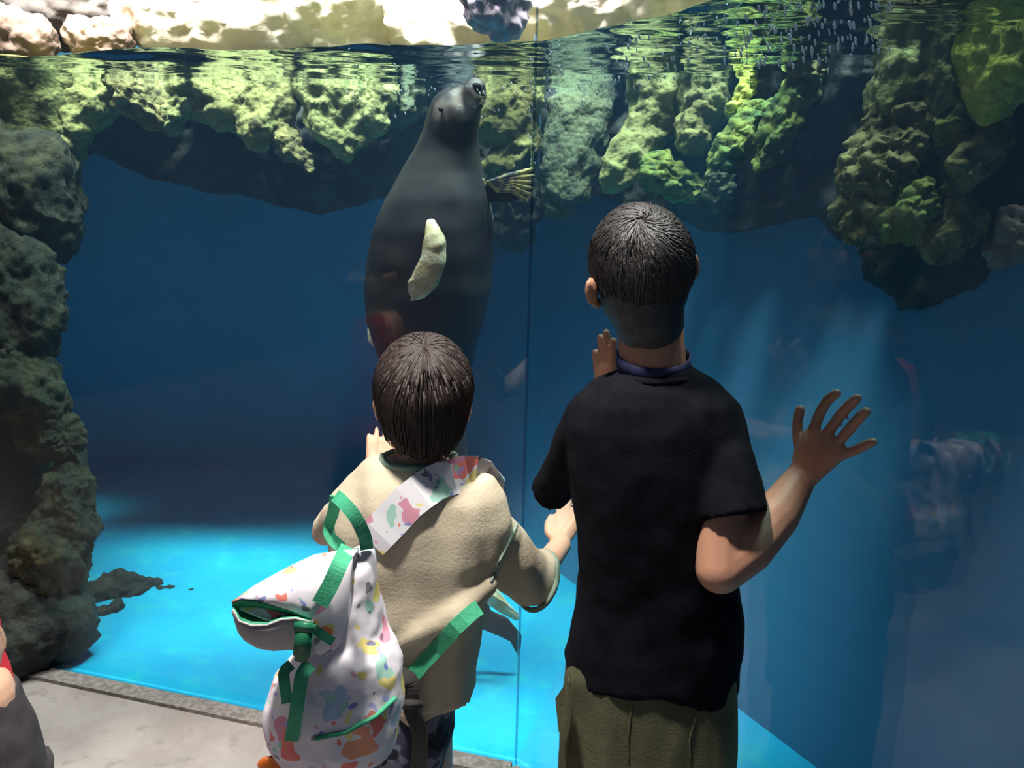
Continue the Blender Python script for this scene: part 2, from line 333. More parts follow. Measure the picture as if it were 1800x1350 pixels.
# ------------------------------------------------------------------ setting: floors, walls, panes, water
def slab(name, pts, z0, z1, m, sub=None):
    n = len(pts); V = [Vector((x, y, z0)) for x, y in pts] + [Vector((x, y, z1)) for x, y in pts]
    Fc = [tuple(range(n - 1, -1, -1)), tuple(range(n, 2 * n))] + [(i, (i + 1) % n, n + (i + 1) % n, n + i) for i in range(n)]
    return tag(obj(name, (V, Fc), m, None, False), kind='structure')
SL = SEAM + DL * 3.4; SR = SEAM + DR * 3.2
slab('floor', [(-4.5, -2.2), (SR.x + .5, -2.2), (SR.x, SR.y), (SEAM.x, SEAM.y), (SL.x, SL.y), (-4.5, SL.y)], -0.1, 0.0, M['concrete'])
slab('tank_floor', [(SEAM.x, SEAM.y), (SR.x, SR.y), (3.4, -0.8), (3.4, 5.6), (-4.2, 5.6), (-4.2, SL.y), (SL.x, SL.y)], -0.12, -0.005, M['tankfloor'])
slab('wall_back', [(-4.2, 4.5), (0.60, 4.5), (0.60, 4.7), (-4.2, 4.7)], -0.05, 3.2, M['tankwall'])
A_, B_ = Vector((-0.53, 4.5, -0.05)), Vector((2.45, -0.93, -0.05)); out_ = Vector((0.876, 0.483, 0))     # the right wall leans outwards as it rises
wq = []
for p_, w_ in ((A_, 0), (B_, 0), (B_, .25), (A_, .25)): wq.append(p_ + out_ * w_)
wq += [q + out_ * 0.47 + Vector((0, 0, 2.3)) for q in wq]
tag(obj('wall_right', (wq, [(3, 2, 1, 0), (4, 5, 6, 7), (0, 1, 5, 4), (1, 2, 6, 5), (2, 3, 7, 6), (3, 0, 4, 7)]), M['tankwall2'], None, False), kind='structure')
slab('wall_left', [(-4.2, 2.9), (-4.0, 2.9), (-4.0, 4.6), (-4.2, 4.6)], -0.05, 3.2, M['tankwall'])
def strip_box(name, A, B, w0, w1, z0, z1, m, nrm, kind='structure'):
    V = [A + nrm * w0, B + nrm * w0, B + nrm * w1, A + nrm * w1]; V = [Vector((v.x, v.y, z0)) for v in V] + [Vector((v.x, v.y, z1)) for v in V]
    o = obj(name, (V, [(3, 2, 1, 0), (4, 5, 6, 7), (0, 1, 5, 4), (1, 2, 6, 5), (2, 3, 7, 6), (3, 0, 4, 7)]), m, None, False)
    return tag(o, kind=kind)
NL = Vector((DL.y, -DL.x, 0)); NL = NL if NL.y < 0 else -NL
wl = strip_box('window_1', SEAM + DL * 0.006, SL, 0.0, -0.03, 0.0, 2.9, M['glass'], NL)
wr = strip_box('window_2', SEAM + DR * 0.006, SR, 0.0, -0.03, 0.0, 2.9, M['glass'], NR)
strip_box('trim_1', SEAM + DL * 0.01, SL, 0.055, 0.0, 0.0, 0.012, M['curb'], NL)
strip_box('trim_2', SEAM + DR * 0.01, SR, 0.055, 0.0, 0.0, 0.012, M['curb'], NR)
obj_j = obj('trim_3', loft([[SEAM + Vector((0.003 * math.cos(u), 0.003 * math.sin(u) + .004, z)) for u in (0, 1.57, 3.14, 4.71)] for z in (0.0, 2.9)]), M['joint'], None, False); tag(obj_j, kind='structure')

# back line of the water (plan), sampled by pixel column
BK = [(-700, 3.4), (-200, 3.25), (0, 3.2), (400, 3.04), (800, 3.08), (945, 3.08), (1100, 2.95), (1200, 2.80), (1300, 2.62), (1500, 2.29), (1800, 2.0), (2300, 1.75)]
def D(px): return float(np.interp(px, [b[0] for b in BK], [b[1] for b in BK]))
def backpt(px, z, extra=0.0):
    """point of the rock line above pixel column px (taken at mid height) at height z"""
    p = P(px, 250, D(px)); v = Vector((p.x, p.y, 0)); v += v.normalized() * extra; v.z = z; return v
fu, bu = [], []
nu, nv = 260, 60
for i in range(nu + 1):
    t = i / nu
    s = t * 2 - 1
    f_ = SEAM + (DL * (-s * 3.2) if s < 0 else DR * (s * 2.6)) + (Vector((0.3, 0.95, 0)) * .034 if s < 0.001 else Vector((0.876, 0.483, 0)) * .034)
    off = Vector((0.35, 1, 0)).normalized() if s < 0 else Vector((0.35, 1, 0)).normalized().lerp(Vector((0.9, 0.45, 0)), min(1, s * 2.2))
    fu.append(f_); bu.append(f_ + off * 2.35)
V = []
for i in range(nu + 1):
    for j in range(nv + 1):
        p = fu[i].lerp(bu[i], (j / nv) ** 1.5)
        z = 0.011 * nz(p, 3.2, 4.0) + 0.006 * nz((p.x * 1.0, p.y * 2.2, 0), 5.0, 9.0) + 0.0025 * nz(p, 17, 2)
        z += 0.014 * math.exp(-((p.x + 0.93) / 0.13) ** 2 - ((p.y - 2.25) / 0.25) ** 2)
        V.append(Vector((p.x, p.y, ZW + z)))
Fc = [(i * (nv + 1) + j, (i + 1) * (nv + 1) + j, (i + 1) * (nv + 1) + j + 1, i * (nv + 1) + j + 1) for i in range(nu) for j in range(nv)]
rim = [i * (nv + 1) for i in range(nu + 1)] + [nu * (nv + 1) + j for j in range(1, nv + 1)] + [i * (nv + 1) + nv for i in range(nu - 1, -1, -1)] + [j for j in range(nv - 1, 0, -1)]
b0 = len(V); V += [Vector((V[r].x, V[r].y, 0.0)) for r in rim]; nr_ = len(rim)
Fc += [(rim[i], b0 + i, b0 + (i + 1) % nr_, rim[(i + 1) % nr_]) for i in range(nr_)] + [tuple(b0 + i for i in range(nr_))]
wo = obj('water', (V, Fc), M['water'], None, False); tag(wo, kind='structure')
bm = bmesh.new(); bm.from_mesh(wo.data); bmesh.ops.recalc_face_normals(bm, faces=bm.faces)
for f in bm.faces: f.smooth = abs(f.normal.z) > .5
bm.to_mesh(wo.data); bm.free()

# ------------------------------------------------------------------ rocks
LEDGE = [(-700, 330), (-300, 330), (0, 330), (100, 312), (165, 270), (250, 308), (350, 338), (450, 350), (560, 375), (640, 355), (700, 340), (780, 385), (860, 425), (944, 436),
         (952, 384), (1000, 376), (1040, 338), (1090, 352), (1200, 393), (1300, 412), (1380, 398), (1450, 385), (1500, 425), (1600, 485), (1700, 508), (1800, 528), (1950, 540), (2300, 560)]
def ledge(name, p0, p1, label):
    V = []; cols = int((p1 - p0) / 4.2); rows_f, rows_u, rows_t = 46, 22, 8
    for i in range(cols + 1):
        px = p0 + (p1 - p0) * i / cols
        py = float(np.interp(px, [l[0] for l in LEDGE], [l[1] for l in LEDGE]))
        b = P(px, py, D(px)); zb = b.z; base = backpt(px, 0); out = Vector((b.x, b.y, 0)).normalized()
        for j in range(rows_t + rows_f + rows_u + 1):
            if j < rows_t: t = j / rows_t; z = 1.86; e = 1.5 * (1 - t)  # unseen top, carried back to the wall to shut out light
            elif j < rows_t + rows_f:
                t = (j - rows_t) / rows_f; z = 1.86 + (zb - 1.86) * t; e = 0.10 * math.sin(t * 2.6) ** 2 * 0.3 + 0.0 + 0.10 * max(0, t - .75) ** 2 * 4
            else:
                t = (j - rows_t - rows_f) / rows_u; z = zb + 0.12 * t; e = 0.025 + 1.55 * t
            p = base + out * e; p.z = z
            q = Vector((p.x * 0.8 - p.z * 0.6, p.y, (p.z * 0.8 + p.x * 0.6) * 0.45))
            face = 1.0 if rows_t <= j < rows_t + rows_f else 0.5
            d = 0.10 * ridge(q, 4.0, 3.0) + 0.05 * fr(p, 9, 5, 1.0)
            fall = min(1.0, (z - zb) / 0.06) if face == 1.0 else 1
            p -= out * (d * face * (0.25 + .75 * fall)); p.z += 0.02 * nz(p, 9, 8) * (1 if j > rows_t else 0.3)
            p.z = min(p.z, 1.87 + .1 * (p.z - 1.87)); V.append(p)
    R = rows_t + rows_f + rows_u + 1
    Fc = [(i * R + j, (i + 1) * R + j, (i + 1) * R + j + 1, i * R + j + 1) for i in range(cols) for j in range(R - 1)]
    return tag(obj(name, (V, Fc), M['darkrock']), label, 'rock')
LEFT_LEDGE = ledge('rock_ledge', -700, 946, 'long dark overhanging rock ledge along the back of the tank behind the seal')
RIGHT_LEDGE = ledge('rock_ledge', 950, 2300, 'dark overhanging rock ledge behind the tall boy, under the mossy lobes')

def ico(sub):
    bm = bmesh.new(); bmesh.ops.create_icosphere(bm, subdivisions=sub, radius=1); v = [x.co.copy() for x in bm.verts]; f = [tuple(q.index for q in x.verts) for x in bm.faces]; bm.free(); return v, f
ICO = {k: ico(k) for k in (2, 3, 5, 6)}
def boulder(name, A, B, ra, rb, m, seed, label, amp=0.25, dep=1.0, sub=5, fine=1.0, lump=0.0, cat='rock', group=None, strat=0.0, par=None):
    """A, B = (px, py, depth); radii in pixels at that depth"""
    a, b = P(*A), P(*B); k = ((a + b) / 2 - CAM).length / F; ra *= k; rb *= k
    ax = (b - a); Ln = ax.length; axn = ax.normalized(); vd = ((a + b) / 2 - CAM).normalized()
    sd = axn.cross(vd).normalized(); dp = axn.cross(sd).normalized()
    V = []; R = (ra + rb) / 2
    for u in ICO[sub][0]:
        s = u.x; t = (s + 1) / 2; r = ra + (rb - ra) * t
        ends = s * (R)
        prof = math.sqrt(max(0, 1 - abs(s) ** 2.6)) / max(1e-4, math.sqrt(max(1e-6, 1 - s * s)))
        p = a + axn * (Ln * t + ends * 0.9) + sd * (u.y * r * prof) + dp * (u.z * r * dep * prof)
        n = (axn * u.x * 0.6 + sd * u.y + dp * u.z).normalized()
        d = R * amp * (1.1 * nz(p, 1.1 / R, seed) + 0.5 * ridge(p, 1.3 / R, seed)) + 0.016 * fine * fr(p, 26, 4, seed)
        if lump: d += lump * (0.5 - noise.voronoi(p * 34)[0][0] * 1.3)
        if strat: d += strat * math.sin((p.x * 0.8 + p.z * 0.55) * 60 + 4 * nz(p, 6, seed))
        p = p + n * d
        if par and p.z > 1.85: p.z = 1.85 + .10 * (p.z - 1.85)
        V.append(p)
    o = obj(name, (V, ICO[sub][1]), M[m], par); return tag(o, label, None if par else cat, group)
# left half, behind and beside the seal
boulder('boulder', (60, 130, 3.0), (35, 200, 2.95), 115, 100, 'olive', 1, 'broad olive-brown rock at the upper left corner under the waterline', 0.28, 0.7, par=LEFT_LEDGE)
boulder('boulder', (165, 150, 2.98), (118, 245, 2.9), 42, 20, 'olive', 2, 'olive rock spur with a pointed tip at the top of the left rock column', 0.35, par=LEFT_LEDGE)
boulder('boulder', (215, 140, 3.02), (290, 205, 2.98), 52, 24, 'brownmoss', 3, 'brownish wedge-shaped rock just right of the left rock column', 0.3, par=LEFT_LEDGE)
boulder('boulder', (345, 140, 3.0), (298, 212, 2.94), 26, 13, 'olive2', 4, 'narrow pale mossy spur between two olive rocks near the surface', 0.3, par=LEFT_LEDGE)
boulder('boulder', (345, 150, 3.03), (410, 190, 2.98), 55, 36, 'olive', 5, 'olive rock in the middle of the left ledge', 0.3, strat=.004, par=LEFT_LEDGE)
boulder('boulder', (470, 145, 3.0), (400, 210, 2.95), 44, 14, 'olive', 6, 'slanting olive slab pointing down left under the waterline', 0.25, par=LEFT_LEDGE)
boulder('boulder', (480, 170, 2.98), (455, 225, 2.92), 50, 30, 'olive', 7, 'yellowish olive rock with a green patch left of centre', 0.3, par=LEFT_LEDGE)
boulder('boulder', (490, 235, 2.95), (538, 288, 2.92), 34, 10, 'brownmoss', 8, 'triangular pale rock tip hanging lowest on the left ledge', 0.3, par=LEFT_LEDGE)
boulder('boulder', (570, 130, 2.98), (600, 230, 2.93), 66, 40, 'olive2', 9, 'large pale mossy rock to the left of the seal head', 0.28, 0.8, strat=.004, par=LEFT_LEDGE)
boulder('boulder', (668, 140, 3.0), (655, 215, 2.95), 42, 24, 'olive2', 10, 'pale mossy rock touching the left side of the seal', 0.28, par=LEFT_LEDGE)
boulder('boulder', (745, 150, 3.05), (700, 205, 3.02), 34, 18, 'dim', 11, 'dim greenish rock directly behind the seal head', 0.28, par=LEFT_LEDGE)
boulder('boulder', (905, 140, 2.98), (880, 215, 2.93), 62, 44, 'olive', 12, 'olive mossy rock right of the seal muzzle beside the pane joint', 0.25, par=LEFT_LEDGE)
boulder('boulder', (925, 235, 2.95), (868, 300, 2.9), 34, 26, 'olive', 13, 'lower olive rock just above the seal right flipper', 0.25, par=LEFT_LEDGE)
boulder('boulder', (905, 350, 2.95), (905, 395, 2.95), 48, 40, 'darkrock', 14, 'dark hanging rock knob under the seal right flipper', 0.22, par=LEFT_LEDGE)
# right half
boulder('boulder', (1030, 175, 2.95), (985, 340, 2.85), 62, 42, 'dim', 20, 'dim dark green rock just right of the pane joint', 0.25, 0.7, par=RIGHT_LEDGE)
boulder('boulder', (1150, 130, 2.78), (1165, 200, 2.75), 52, 44, 'olive2', 21, 'pale mossy lobe with a long tip directly above the tall boy, upper bulge', 0.22, par=RIGHT_LEDGE)
boulder('boulder', (1150, 215, 2.75), (1082, 308, 2.68), 44, 32, 'olive2', 22, 'pale mossy lobe reaching down left to just above the tall boy hair', 0.22, par=RIGHT_LEDGE)
boulder('boulder', (1235, 120, 2.7), (1245, 180, 2.65), 52, 44, 'olive2', 23, 'second pale mossy lobe right of the pane joint, broad upper part', 0.22, par=RIGHT_LEDGE)
boulder('boulder', (1235, 190, 2.65), (1212, 245, 2.6), 40, 26, 'olive', 24, 'short olive lobe below the second pale lobe', 0.22, par=RIGHT_LEDGE)
boulder('boulder', (1318, 105, 2.58), (1322, 140, 2.56), 16, 15, 'bright', 25, 'small bright yellow green upper nub beside the second pale lobe', 0.25, par=RIGHT_LEDGE)
boulder('boulder', (1320, 145, 2.56), (1288, 195, 2.53), 16, 11, 'bright', 26, 'small bright yellow green spur slanting down left', 0.25, par=RIGHT_LEDGE)
boulder('boulder', (1150, 300, 2.62), (1205, 330, 2.6), 34, 28, 'green', 27, 'knobbly green mossy rock at the tall boy hair line', 0.25, lump=.014, par=RIGHT_LEDGE)
boulder('boulder', (1335, 200, 2.5), (1262, 290, 2.46), 34, 26, 'green', 28, 'rough deep green mossy ridge right of the second lobe', 0.28, lump=.014, par=RIGHT_LEDGE)
boulder('boulder', (1410, 150, 2.42), (1345, 275, 2.38), 36, 24, 'green', 29, 'rough green mossy ridge slanting down left beside the dark gap', 0.28, lump=.014, par=RIGHT_LEDGE)
boulder('boulder', (1265, 318, 2.45), (1262, 345, 2.45), 28, 18, 'dim', 30, 'dull green moss clump hanging lowest above the boy', 0.28, lump=.012, par=RIGHT_LEDGE)
boulder('boulder', (1395, 118, 2.4), (1440, 122, 2.36), 22, 14, 'brownmoss', 31, 'small brown mossy knob at the waterline right of the green ridges', 0.28, par=RIGHT_LEDGE)
boulder('boulder', (1640, 60, 2.08), (1600, 190, 2.05), 72, 62, 'olive2', 32, 'huge pale mossy rock at upper right, upper mass', 0.22, 0.8, par=RIGHT_LEDGE)
boulder('boulder', (1600, 190, 2.05), (1512, 375, 2.0), 66, 50, 'brownmoss', 33, 'long rough mossy rock slanting down left beside the dark gap at right', 0.2, 0.8, sub=6, lump=.014, par=RIGHT_LEDGE)
boulder('boulder', (1790, 20, 1.98), (1745, 140, 1.95), 80, 52, 'bright', 34, 'brightest yellow green mossy rock in the upper right corner', 0.22, 0.8, par=RIGHT_LEDGE)  # strong light near the surface is put into this brighter moss colour
boulder('boulder', (1690, 170, 2.03), (1660, 230, 2.0), 40, 34, 'green', 35, 'green mossy rock between the huge pale rock and the brightest rock', 0.25, lump=.012, par=RIGHT_LEDGE)
boulder('boulder', (1735, 230, 1.98), (1690, 310, 1.95), 46, 36, 'brownmoss', 36, 'shaggy yellow-brown mossy lobe in the middle of the right rocks', 0.25, lump=.014, par=RIGHT_LEDGE)
boulder('boulder', (1610, 355, 1.97), (1580, 390, 1.95), 44, 32, 'green', 37, 'yellow green moss clump near the foot of the long slanting rock', 0.28, lump=.014, par=RIGHT_LEDGE)
boulder('boulder', (1690, 380, 1.97), (1645, 425, 1.95), 42, 34, 'brownmoss', 38, 'dull mossy clump hanging lowest on the right rocks', 0.28, lump=.012, par=RIGHT_LEDGE)
boulder('boulder', (1795, 400, 1.93), (1770, 440, 1.92), 38, 30, 'pinkrock', 39, 'brown bare rock at the right edge of the frame', 0.25, par=RIGHT_LEDGE)
boulder('boulder', (1700, 300, 2.15), (1640, 420, 2.15), 150, 110, 'darkrock', 40, 'big dark rock bulk behind the mossy lobes at right', 0.18, 0.5, par=RIGHT_LEDGE)
# left column, a stack of rough dark-brown rock masses from surface to floor
colr = [((20, 300, 2.85), (30, 380, 2.8), 95, 84, 'colrock', 'dark rock of the left column just under the olive corner rock'),
        ((-20, 440, 2.72), (40, 560, 2.68), 95, 66, 'colrock', 'brown slanting rock of the left column at mid height'),
        ((-10, 640, 2.62), (40, 690, 2.6), 80, 62, 'colrock', 'brown knobbly rock of the left column bulging above its dark hollow'),
        ((75, 745, 2.6), (95, 770, 2.58), 46, 40, 'colrock', 'small knob on the right flank of the left rock column'),
        ((10, 830, 2.72), (30, 930, 2.70), 110, 100, 'darkrock', 'dark recessed rock in the hollow of the left column'),
        ((118, 850, 2.56), (122, 930, 2.52), 36, 44, 'colrock', 'olive-brown rock rib on the right edge of the left column'),
        ((95, 965, 2.50), (80, 1000, 2.48), 60, 60, 'colrock', 'lowest brown rock bulge on the left column'),
        ((40, 1050, 2.50), (60, 1090, 2.46), 95, 78, 'darkrock', 'black foot of the left rock column resting on the blue floor')]
COLUMN = thing('rock_column', P(60, 1120, 2.6), 'tall dark rough rock column at the left side of the tank, from water surface to blue floor', 'rock')
for i, (A, B, ra, rb, m, lb) in enumerate(colr):
    boulder('column_rock', A, B, ra, rb, m, 50 + i, lb, 0.26, 0.9, sub=6 if m == 'colrock' else 5, strat=.006 if m == 'colrock' else 0, par=COLUMN)
# low rocks on the tank floor
for i, (A, B, ra, rb, lb) in enumerate([((178, 1040, 2.90), (262, 1030, 2.98), 34, 22, 'low dark rock on the blue floor beside the column foot'),
        ((285, 1044, 2.96), (335, 1050, 2.95), 16, 12, 'flat dark rock at the end of the row on the blue floor'),
        ((345, 1020, 3.25), (385, 1024, 3.25), 9, 8, 'small dark stone furthest out on the blue floor'),
        ((185, 1072, 2.76), (205, 1066, 2.78), 10, 8, 'small dark stone closest to the column foot')]):
    boulder('floor_rock', A, B, ra, rb, 'darkrock', 70 + i, lb, 0.5, 1.0, sub=5)
# rocks above the water
for i, (A, B, ra, rb, m, lb) in enumerate([
        ((60, -20, 3.5), (160, -10, 3.5), 90, 70, 'grayrock', 'smooth grey rock above the water in the upper left corner'),
        ((-10, 45, 3.25), (60, 70, 3.25), 42, 34, 'pinkrock', 'pinkish rock above the water at the far left'),
        ((150, 66, 3.25), (200, 70, 3.25), 34, 30, 'pinkrock', 'small pinkish rock above the water beside the grey one'),
        ((290, 10, 3.35), (470, 0, 3.35), 95, 100, 'cream', 'large pale cream rock above the water left of the seal'),
        ((590, 20, 3.3), (640, 0, 3.3), 80, 90, 'cream', 'cream rock with rusty streak above the water'),
        ((740, 0, 3.3), (800, 20, 3.3), 90, 80, 'cream', 'bright cream rock above the water over the seal'),
        ((930, 20, 3.25), (1060, 0, 3.1), 80, 80, 'cream', 'cream rock with brown veins above the water at the pane joint'),
        ((1160, -30, 2.95), (1260, -60, 2.8), 80, 80, 'cream', 'cream rock above the water over the tall boy')]):
    boulder('shore_rock', A, B, ra, rb, m, 80 + i, lb, 0.22, 0.8)
boulder('violet_rock', (860, -30, 2.7), (880, 18, 2.68), 62, 44, 'violet', 91, 'violet-grey rock above the water over the seal muzzle', 0.25)

# bubbles and spray just under the surface
random.seed(5); parts = []
v0, f0 = ICO[2]
def bub(p, r, st):
    parts.append(([p + Vector((q.x * r, q.y * r, q.z * r)) + st * q.z for q in v0], f0))
for k in range(320):
    px = random.gauss(1370, 130) if k % 4 else random.uniform(960, 1250)
    py = random.uniform(0, 1) ** 1.3 * 115 + (88 - (px - 940) * 0.257 if px < 1200 else 5)
    if px > 1570 or py < -20: continue
    Yd = G(px, py).y + random.uniform(0.04, 0.35)
    p = P(px, py, Yd)
    if p.z < ZW - 0.012: bub(p, random.uniform(.0011, .0026), Vector((-0.0014, 0, 0.0034)) * random.uniform(.5, 1.4))
for k in range(60):
    px = random.uniform(600, 938); py = 160 + random.gauss(0, 5) if k % 3 else random.uniform(85, 250)
    p = P(px, py, 2.16 + random.uniform(0, .06))
    if p.z < ZW - 0.012: bub(p, random.uniform(.0008, .0018), Vector((-0.001, 0, 0.002)))
for k in range(45):
    p = P(935 + random.gauss(0, 3), random.uniform(95, 300), 2.1)
    if p.z < ZW - 0.012: bub(p, random.uniform(.0008, .0018), Vector((-0.001, 0, 0.002)))
tag(obj('air_bubbles', join(parts), M['bubble']), 'tiny white air bubbles drifting just below the water surface', 'bubbles', kind='stuff')

# ------------------------------------------------------------------ seal
def ring3(c, hw, th, ax, n=28):
    a = Vector((1, 0, 0)); a = (a - ax * a.dot(ax)).normalized(); b = ax.cross(a)
    return [c + a * (hw * math.cos(u)) + b * (th * math.sin(u)) for u in (2 * math.pi * i / n for i in range(n))]
YS = 2.42
sl = thing('seal', P(745, 1150, YS), 'dark grey seal floating upright with its muzzle raised at the water surface', 'seal')
prof = [(205, 762, 838), (232, 742, 840), (262, 729, 840), (300, 706, 847), (350, 676, 861), (400, 657, 867), (450, 647, 867), (510, 642, 863), (560, 646, 852), (610, 660, 838), (670, 682, 826), (740, 705, 818),
        (820, 735, 822), (900, 765, 830), (980, 800, 848)]
R_ = []
for j, (y, a, b) in enumerate(prof):
    c = P((a + b) / 2, y, YS + (0.02 * math.sin(j / 3.0))); hw = (b - a) / 2 * ((c - CAM).length / F) ; R_.append(ring3(c, hw, hw * 0.92, Vector((0.06, 0, -1)).normalized()))
body = [loft(R_)]
k = YS * 1.02 / F
body += [seg(P(792, 232, YS), P(800, 200, YS - .01), 46 * k, 43 * k), seg(P(802, 196, YS - .01), P(815, 180, YS - .02), 42 * k, 30 * k),
         seg(P(816, 184, YS - .02), P(835, 156, YS - .03), 28 * k, 19 * k), seg(P(832, 182, YS - .03), P(842, 178, YS - .03), 15 * k, 12 * k),
         seg(P(838, 156, YS - .05), P(844, 168, YS - .05), 14 * k, 12 * k), seg(P(826, 160, YS - .06), P(834, 174, YS - .06), 13 * k, 12 * k)]
seal_me = remesh(body, 0.008, 4, lambda p, n: 0.003 * nz(p, 12, 1))
at_ = seal_me.attributes.new('pale', 'FLOAT', 'POINT')
spots = [(P(776, 192, YS - .07), .024, .55), (P(815, 186, YS - .07), .030, .95), (P(824, 180, YS - .07), .022, .9), (P(806, 163, YS - .06), .016, .55), (P(838, 145, YS - .05), .018, .35), (P(826, 172, YS - .07), .02, .5)]  # pale coat marks, with a highlight on the muzzle painted in
def pale(v):
    b_ = 0.0
    for c, r, w_ in spots: b_ = max(b_, w_ * max(0.0, 1 - (((v - c).length + .006 * nz(v, 60)) / (r * 1.5)) ** 2))
    return b_
at_.data.foreach_set('value', [pale(v.co) for v in seal_me.vertices])
mesh_obj('body', seal_me, M['sealfur'], sl)
def patch(cx, cy, Y, rx, ry, m, name, ang=0.0, parent=None, th=0.25):
    kk = Y / F; rot = Matrix.Rotation(ang, 3, 'Y')
    return obj(name, ell(P(cx, cy, Y), (rx * kk, rx * kk * th, ry * kk), rot), M[m], parent)
patch(775, 193, YS - .078, 5, 3.5, 'iris', 'eye', 0.3, sl, .8)
patch(837, 154, YS - .066, 9, 8, 'iris', 'nostril', 0, sl, .8)
obj('mouth', strand([P(850, 150, YS - .06), P(848, 168, YS - .075), P(838, 182, YS - .08)], .003, .002, 5), M['iris'], sl)
wk = []
for i in range(6): wk += [seg(P(838, 168 + i * 2, YS - .07), P(862 + i * 2, 172 + i * 5, YS - .1), .0006, .0003, n=5)]
obj('whiskers', join(wk), M['sealpale'], sl)
def flipper(name, pts, m, parent, th=.5, fingers=None, hint=None, vox=.006):
    parts = []
    for (a, ra), (b, rb) in zip(pts[:-1], pts[1:]): parts.append(seg(P(*a), P(*b), ra * k, rb * k, flat=th, hint=hint))
    for f in fingers or []:
        for (a, ra), (b, rb) in zip(f[:-1], f[1:]): parts.append(seg(P(*a), P(*b), ra * k, rb * k, flat=.7, hint=hint))
    return mesh_obj(name, remesh(parts, vox, 2), m and M[m], parent)
YF = YS - 0.19
flipper('fore_flipper', [((757, 392, YF + .05), 10), ((764, 425, YF), 19), ((762, 458, YF - .01), 21), ((748, 490, YF - .01), 23), ((736, 508, YF - .01), 18)], 'sealpale', sl,
        fingers=[[((738, 488, YF - .01), 6), ((720, 494, YF - .02), 4)], [((738, 498, YF - .01), 6), ((719, 500, YF - .02), 4)], [((736, 508, YF - .01), 6), ((721, 512, YF - .02), 4)], [((735, 516, YF - .01), 7), ((724, 527, YF - .02), 4)]], hint=Vector((0, 1, 0)))
fan = []
tips = [(934, 298), (936, 309), (935, 320), (934, 331), (932, 342), (926, 352)]
ff = [[((858 + 3 * q_, 320 + 3 * q_, YS - .045), 3.6), (((862 + tx) / 2 + 6, (318 + ty) / 2 - 1, YS - .050), 5.2), ((tx, ty, YS - .045), 3.8)] for q_, (tx, ty) in enumerate(tips)]
fl_ = flipper('fore_flipper', [((845, 338, YS), 14), ((868, 336, YS - .02), 20), ((888, 332, YS - .025), 25), ((900, 330, YS - .03), 24)], 'seal', sl, th=.22, hint=Vector((0, 1, 0)), vox=.0045)
for f_ in ff: flipper('digit', f_, 'web', fl_, th=.6, hint=Vector((0, 1, 0)), vox=.0025)
flipper('web', [((895, 325, YS - .02), 22), ((912, 326, YS - .025), 24)], 'seal', fl_, th=.12, hint=Vector((0, 1, 0)), vox=.003)
obj('flipper_edge', join([seg(P(848, 318, YS - .02), P(866, 385, YS), 4.5 * k, 2 * k, flat=.6)]), M['sealpale'], sl)
flipper('hind_flipper', [((672, 618, YS + .05), 8), ((655, 597, YS + .05), 10), ((648, 580, YS + .05), 6)], 'sealpale', sl, th=.35, hint=Vector((0, 1, 0)))
YH = YS - .05
flipper('hind_flipper', [((840, 985, YH), 20), ((856, 1040, YH), 20), ((885, 1068, YH), 14), ((908, 1085, YH), 8)], 'sealpale', sl, th=.35,
        fingers=[[((850, 1035, YH), 6), ((880, 1055, YH - .03), 5), ((912, 1080, YH - .03), 3)]], hint=Vector((0, 1, 0)))
flipper('hind_flipper', [((822, 1000, YH + .05), 24), ((845, 1085, YH + .05), 22), ((880, 1100, YH + .05), 22), ((906, 1120, YH + .05), 14), ((911, 1150, YH + .05), 5)], 'seal', sl, th=.35, hint=Vector((0, 1, 0)))

# ------------------------------------------------------------------ people
def head_parts(Mh, s, ear=1.0):
    """head in local axes: x right, y towards the face, z up; unit s = half head width"""
    T = lambda x, y, z: Mh @ Vector((x * s, y * s, z * s)); R = Mh.to_3x3()
    el = lambda c, r: ell(T(*c), tuple(q * s for q in r), R)
    er = 1.12 * ear; e2 = 1.22 * ear
    return [el((0, -.05, .12), (1.0, 1.18, 1.10)), el((0, .35, -.45), (.80, .78, .95)), el((0, .72, -1.05), (.42, .40, .35)), el((0, .55, .25), (.80, .62, .6)),
            el((-.42, .88, -.42), (.30, .24, .28)), el((.42, .88, -.42), (.30, .24, .28)),
            seg(T(0, 1.12, .02), T(0, 1.38, -.40), .12 * s, .17 * s), el((0, 1.22, -.48), (.24, .14, .13)),
            el((0, 1.08, -.82), (.30, .14, .10)), el((-.4, 1.02, .18), (.32, .12, .08)), el((.4, 1.02, .18), (.32, .12, .08)),
            el((-er, -.02, -0.34), (.10, .22, .36)), el((er, -.02, -0.34), (.10, .22, .36)), el((-e2, -.12, -0.28), (.10, .10, .30)), el((e2, -.12, -0.28), (.10, .10, .30)), el((-1.02, .04, -0.64), (.09, .13, .14)), el((1.02, .04, -0.64), (.09, .13, .14))]
def face_bits(Mh, s, par):
    T = lambda x, y, z: Mh @ Vector((x * s, y * s, z * s)); R = Mh.to_3x3()
    for sx in (-1, 1):
        o = obj('eye', ell(T(.40 * sx, .98, 0), (.17 * s, .17 * s, .12 * s), R), M['white'], par)
        obj('iris', ell(T(.40 * sx, 1.11, 0), (.075 * s, .05 * s, .075 * s), R), M['iris'], o)
        obj('eyebrow', join([seg(T(.20 * sx, 1.16, .24), T(.58 * sx, 1.04, .26), .035 * s, .025 * s)]), M['hair'], par)
    obj('lips', join([seg(T(-.22, 1.16, -.80), T(0, 1.22, -.78), .04 * s, .06 * s), seg(T(0, 1.22, -.78), T(.22, 1.16, -.80), .06 * s, .04 * s), seg(T(-.16, 1.15, -.87), T(.16, 1.15, -.87), .06 * s, .06 * s)]), M['lip'], par)
